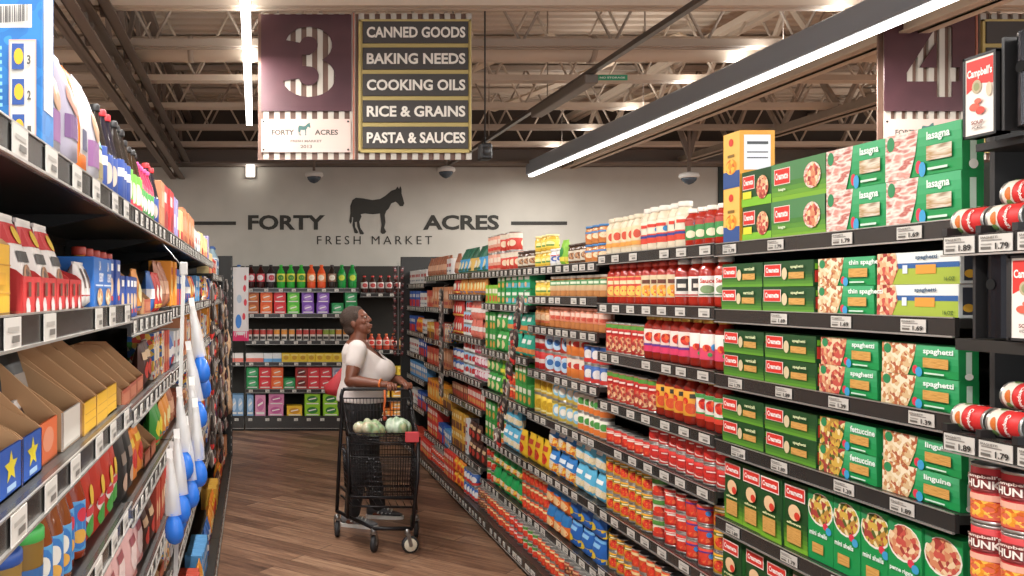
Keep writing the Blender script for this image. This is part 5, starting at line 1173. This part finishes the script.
limb(body, [(WR[1], .029), ((.278, -.262, 1.09), .026)], SKIN)
fuse(body, 'body', person, .0042, 3)
# eyes
for s in (-1, 1):
    e = B().ell(hp(.080, s*.030, .016), (.010, .013, .007), mat('a89c92', .4), 12, 8, RT); e.ell(hp(.0895, s*.031, .016), (.0035, .006, .006), mat('1d120d', .2), 10, 6, RT)
    e.build('eye', person)
# hair: close cropped cap and bun at the back
h = B(); h.ell(hp(-.024, 0, .035), (.100, .086, .097), HAIR, 22, 14, RT); h.ell(hp(-.055, 0, -.03), (.062, .066, .06), HAIR, 16, 10, RT)
h.ell(hp(.015, 0, .085), (.052, .055, .035), HAIR, 16, 10, RT); h.ell(hp(-.075, 0, .05), (.045, .055, .055), HAIR, 14, 9, RT)
for s in (-1, 1): h.ell(hp(.012, s*.066, .045), (.03, .018, .036), HAIR, 12, 8, RT)
fuse(h, 'hair', person, .006, 2)
# V-neck shirt
sh = B()
rloft(sh, [ring(.0, 0, .925, .188, .205), ring(.015, 0, 1.0, .19, .202), ring(.04, 0, 1.08, .19, .188), ring(.062, 0, 1.16, .205, .182), ring(.05, 0, 1.22, .19, .178), ring(.0, 0, 1.29, .145, .176), ring(-.028, 0, 1.345, .097, .15), ring(-.03, 0, 1.372, .075, .085)], SHIRT, 28)
for s in (-1, 1):
    sh.ell((.14, s*.07-.02, 1.165), (.115, .10, .098), SHIRT, 16, 12)
    S_, E_ = Vector(SH[s]), Vector(EL[s])
    limb(sh, [(S_+Vector((0, -s*.03, .0)), .07), (S_, .073), (S_.lerp(E_, .42), .068)], SHIRT, 16)
def vcut(c):
    d = Matrix.Rotation(.6, 3, 'Z') @ Vector((c.x+.03, c.y, 0))
    return c.z > 1.245 and d.x > 0 and abs(d.y) < (c.z-1.245)*.85
so = fuse(sh, 'shirt', person, .006, 14, cut=vcut)
V = [Vector((-.06, -.085, 1.392)), Vector((.025, -.083, 1.353)), Vector((.085, -.05, 1.303)), Vector((.142, .0, 1.262)), Vector((.085, .05, 1.303)), Vector((.025, .083, 1.353)), Vector((-.06, .085, 1.392))]


# trousers
pt = B()
rloft(pt, [ring(0, 0, .80, .155, .185), ring(0, 0, .88, .178, .20), ring(.005, 0, .97, .175, .19)], PANTS, 28)
for s in (-1, 1):
    limb(pt, [(HIP[s], .115), (Vector(HIP[s]).lerp(Vector(KN[s]), .5), .098), (KN[s], .078), (Vector(KN[s]).lerp(Vector(AN[s]), .5), .070), (Vector(AN[s])+Vector((0, 0, .02)), .060)], PANTS, 18)
fuse(pt, 'trousers', person, .008, 4)
# trainers
for s, (toe) in ((-1, 0), (1, 0)):
    A = Vector(AN[s]); yaw = -.35 if s < 0 else -.15
    R3 = Matrix.Rotation(yaw, 3, 'Z')
    g = B(); q = lambda x, y, z: (A.x+(R3 @ Vector((x, y, 0))).x, A.y+(R3 @ Vector((x, y, 0))).y, z)
    def shoe_ring(x, w_, z0, z1, n=14):
        return [q(x, w_*math.cos(2*PI*k/n), z0+(z1-z0)*(.5+.5*math.sin(2*PI*k/n))) for k in range(n)]
    prof = [(-.085, .018, .03, .075), (-.07, .034, .022, .10), (-.03, .037, .022, .112), (.02, .038, .022, .10), (.07, .043, .022, .075), (.12, .044, .022, .06), (.165, .036, .022, .05), (.19, .016, .026, .04)]
    vs = [v for p in prof for v in shoe_ring(*p)]
    n = 14
    g.add(vs, [(i*n+k, i*n+(k+1) % n, (i+1)*n+(k+1) % n, (i+1)*n+k) for i in range(len(prof)-1) for k in range(n)]+[tuple(range(n))[::-1], tuple((len(prof)-1)*n+k for k in range(n))], mat('77787a' if s < 0 else '45464a', .7), True)  # near trainer coloured lighter, far one darker: light and shade in the colour
    for x in (.0, .03, .06, .09): g.bar(q(x, -.044, .045), q(x+.02, -.012, .088-x*.2), .012, .004, 'b9b9b6'); g.bar(q(x+.02, .012, .090-x*.2), q(x+.02, -.012, .090-x*.2), .008, .004, 'd0d0cc')
    sh_ = g.build('shoe', person)
    sl = B(); pts = [(-.092, 0), (-.075, .036), (0, .040), (.08, .048), (.15, .044), (.19, .024), (.20, 0), (.19, -.024), (.15, -.044), (.08, -.048), (0, -.040), (-.075, -.036)]
    vs = [q(x, y, z) for z in (.001, .026) for x, y in pts]; n = 12
    sl.add(vs, [tuple(range(n))[::-1], tuple(range(n, 2*n))]+[(k, (k+1) % n, n+(k+1) % n, n+k) for k in range(n)], mat('d9d7d2', .6)); sl.build('sole', sh_)
# bracelet
w0, w1 = Vector(EL[-1]).lerp(Vector(WR[-1]), .95), Vector(WR[-1])+(Vector(WR[-1])-Vector(EL[-1])).normalized()*.012
br = B(); d = (w1-w0).normalized(); u = d.cross(Vector((0, 0, 1))).normalized(); v_ = d.cross(u)
br.tube([w0+(u*math.cos(2*PI*k/14)+v_*math.sin(2*PI*k/14))*.034 for k in range(14)], .008, mat('d8702c', .4), 6, closed=True); br.build('bracelet', person)
# red handbag on the far arm, hanging behind
hb = empty('handbag', (.655, 7.08, .93), 'red handbag hanging behind the shopper, above the drink cartons', 'bag')
b = B(); rloft(b, [((-.0, 0, .0), (.10, 0, -.02), (0, .05, 0)), ((.0, 0, .06), (.115, 0, -.01), (0, .06, 0)), ((.02, 0, .16), (.08, 0, .03), (0, .045, 0)), ((.055, 0, .24), (.035, 0, .02), (0, .025, 0))], mat('b3343c', .55), 16)
b.build('pouch', hb); B().tube([(.06, 0, .23), (.10, -.005, .33), (.09, -.01, .42)], .009, mat('a12c34', .5), 8).build('strap', hb)

# ---------------------------------------------------------------- shopping cart
ct = empty('shopping_cart', (.86, 6.25, 0), 'black wire two-tier shopping cart holding produce bags in front of the shopper', 'cart')
CM = mat('232224', .35, .5); CW = mat('2b2a2c', .3, .5)
def cp(x, y, z): return (x-.86, y-6.25, z)
RL, RR_, FL, FR = (.585, 6.43), (1.15, 6.43), (.80, 6.03), (1.05, 6.03)
fb = B()
fb.tube([cp(*RL, .185), cp(.66, 6.30, .175), cp(*FL, .165), cp(*FR, .165), cp(1.10, 6.30, .175), cp(*RR_, .185)], .014, CM, 8)
fb.build('base_frame', ct)
for nm, pts in (('rear_upright', [cp(*RL, .18), cp(.605, 6.44, .6), cp(.622, 6.45, .84), cp(.618, 6.455, 1.0), cp(.63, 6.45, 1.052)]), ('rear_upright', [cp(*RR_, .18), cp(1.13, 6.44, .6), cp(1.12, 6.45, .84), cp(1.12, 6.455, 1.0), cp(1.11, 6.45, 1.052)]),
                ('front_upright', [cp(.645, 6.27, .18), cp(.635, 6.10, .45), cp(.625, 6.06, .775)]), ('front_upright', [cp(1.055, 6.03, .17), cp(1.09, 6.04, .5), cp(1.10, 6.05, .775)])):
    B().tube(pts, .0135, CM, 8).build(nm, ct)
B().tube([cp(.63, 6.45, 1.052), cp(.66, 6.45, 1.055), cp(1.08, 6.45, 1.055), cp(1.11, 6.45, 1.052)], .013, mat('1c1b1d', .45), 10).build('handle', ct)
# red logo-free sleeve plate on the basket front right
def basket(z0, z1, back, front, xl, xr, nm, nv=16, sides=True, fine=3):
    """open wire basket: corners at back y and front y, rims z1 (back may be higher)"""
    b = B(); zb = z1[0]; zf = z1[1]; rw = .0055
    C0 = [(xl[0], back), (xr[0], back), (xr[1], front), (xl[1], front)]; ZT = [zb, zb, zf, zf]
    b.tube([cp(x, y, z) for (x, y), z in zip(C0, ZT)], rw, CW, 6, closed=True)
    c = Vector((sum(p[0] for p in C0)/4, sum(p[1] for p in C0)/4)); low = [(c.x+(x-c.x)*.93, c.y+(y-c.y)*.93) for x, y in C0]
    b.tube([cp(x, y, z0) for x, y in low], rw, CW, 6, closed=True)
    for e in range(4):
        a, q = C0[e], C0[(e+1) % 4]; la, lq = low[e], low[(e+1) % 4]; za, zq = ZT[e], ZT[(e+1) % 4]
        n = nv if e % 2 == 0 else int(nv*.7)
        for i in range(1, n):
            u = i/n; b.tube([cp(a[0]+(q[0]-a[0])*u, a[1]+(q[1]-a[1])*u, za+(zq-za)*u), cp(la[0]+(lq[0]-la[0])*u, la[1]+(lq[1]-la[1])*u, z0)], .0022, CW, 4)
        for k in range(1, fine+1):
            v = k/(fine+1); L1 = lambda p, lp, z: cp(p[0]+(lp[0]-p[0])*v, p[1]+(lp[1]-p[1])*v, z+(z0-z)*v)
            b.tube([L1(a, la, za), L1(q, lq, zq)], .003, CW, 4)
    for i in range(1, 12):   # floor wires
        u = i/12; b.tube([cp(low[0][0]+(low[1][0]-low[0][0])*u, low[0][1], z0), cp(low[3][0]+(low[2][0]-low[3][0])*u, low[3][1], z0)], .0022, CW, 4)
    for i in range(1, 6):
        u = i/6; b.tube([cp(low[0][0]+(low[3][0]-low[0][0])*u, low[0][1]+(low[3][1]-low[0][1])*u, z0), cp(low[1][0]+(low[2][0]-low[1][0])*u, low[1][1]+(low[2][1]-low[1][1])*u, z0)], .0026, CW, 4)
    b.build(nm, ct)
basket(.735, (.99, .80), 6.44, 6.045, (.63, .63), (1.115, 1.095), 'upper_basket', 20, fine=2)
basket(.37, (.66, .64), 6.43, 6.055, (.62, .645), (1.12, 1.085), 'lower_basket', 26, fine=7)
g = B()
for z, w_ in ((.36, .010), (.30, .008)): g.tube([cp(.615, 6.42, z), cp(.66, 6.09, z), cp(1.08, 6.06, z), cp(1.125, 6.42, z)], w_, CM, 6)
for i in range(9): g.tube([cp(.68+i*.048, 6.07, .30), cp(.66+i*.054, 6.42, .30)], .003, CM, 4)
g.build('bottom_rack', ct)
B().box(cp(1.005, 6.012, .745), cp(1.098, 6.030, .815), mat('c8444a', .5), .004).build('front_plate', ct)['label'] = 'red plate'
def caster(x, y, rz, light):
    r = .058; R3 = Matrix.Rotation(rz, 4, 'Z'); T = Matrix.Translation(cp(x, y, 0)) @ R3
    f = B(); f.lathe([(.012, .125), (.02, .135), (.02, .155), (.012, .165)], STEEL, 12)
    for s in (-1, 1): f.bar((0, s*.021, .135), (.02, s*.021, .058), .026, .003, STEEL)
    f.box((-.014, -.022, .124), (.02, .022, .130), STEEL)
    fo = B().join(f, T).build('caster_fork', ct)
    w_ = B().lathe([(r*.94, -.014), (r, -.009), (r, .009), (r*.94, .014)], mat('2a2a2c', .6), 24, axis='y', o=(.02, 0, r))
    w_.lathe([(r*.74, -.0155), (r*.76, -.0145), (r*.76, .0145), (r*.74, .0155)], mat('d0cab4' if light else '3a393a', .5), 20, axis='y', o=(.02, 0, r))
    w_.lathe([(.012, -.019), (.014, -.0165), (.014, .0165), (.012, .019)], STEEL, 12, axis='y', o=(.02, 0, r))
    B().join(w_, T).build('wheel', fo)
caster(.585, 6.42, 1.35, False); caster(1.15, 6.42, 1.4, False); caster(.795, 6.04, 1.15, False); caster(1.02, 6.03, .12, True)
# produce bags and the orange strap in the basket
BAGM = ramp_mat('thin_green_produce_bag', ['9db89a', 'c9d6c2', '7f9f78', 'b3a47c'], 9, 'NOISE', rough=.3, bump=.5)
BAGM2 = ramp_mat('thin_brown_green_produce_bag', ['b59a74', 'c9c4a8', '8fae84', '9c7a56'], 9, 'NOISE', rough=.3, bump=.5)
def lumpy(name, c, r, m, label, seed):
    rr = random.Random(seed); b = B()
    for i in range(13):
        a = rr.uniform(0, 2*PI); d = rr.uniform(.1, .75)
        b.ell((r[0]*d*math.cos(a), r[1]*d*math.sin(a), r[2]*rr.uniform(.55, 1.0)), (r[0]*rr.uniform(.25, .45), r[1]*.34, r[2]*.6), m, 10, 7)
    for i in range(4): b.ell((r[0]*rr.uniform(-.6, .6), r[1]*rr.uniform(-.5, .5), r[2]*rr.uniform(1.1, 1.45)), (r[0]*.2, r[1]*.2, r[2]*.3), m, 8, 6)
    o = b.build(name); o.location = c; rm = o.modifiers.new('fuse', 'REMESH'); rm.mode = 'VOXEL'; rm.voxel_size = .007; rm.use_smooth_shade = True
    s = o.modifiers.new('soften', 'SMOOTH'); s.iterations = 4; tag(o, label, 'produce bag', 'produce bags in the cart basket')
lumpy('produce_bag', (.78, 6.24, .745), (.13, .15, .075), BAGM2, 'brownish green produce bag at the left of the cart basket', 1)
lumpy('produce_bag', (.98, 6.24, .745), (.11, .15, .085), BAGM, 'pale green produce bag at the right of the cart basket', 4)
st = B().tube([(.0, 0, 0), (.004, -.004, -.07), (-.004, 0, -.13), (.002, 0, -.19)], .008, mat('c8602c', .5), 8); st.ell((.002, 0, -.2), (.016, .01, .02), mat('9c3c24', .4), 10, 7)
o = st.build('key_strap'); o.location = (.925, 6.425, 1.05); tag(o, 'orange strap dangling from the cart handle', 'strap')
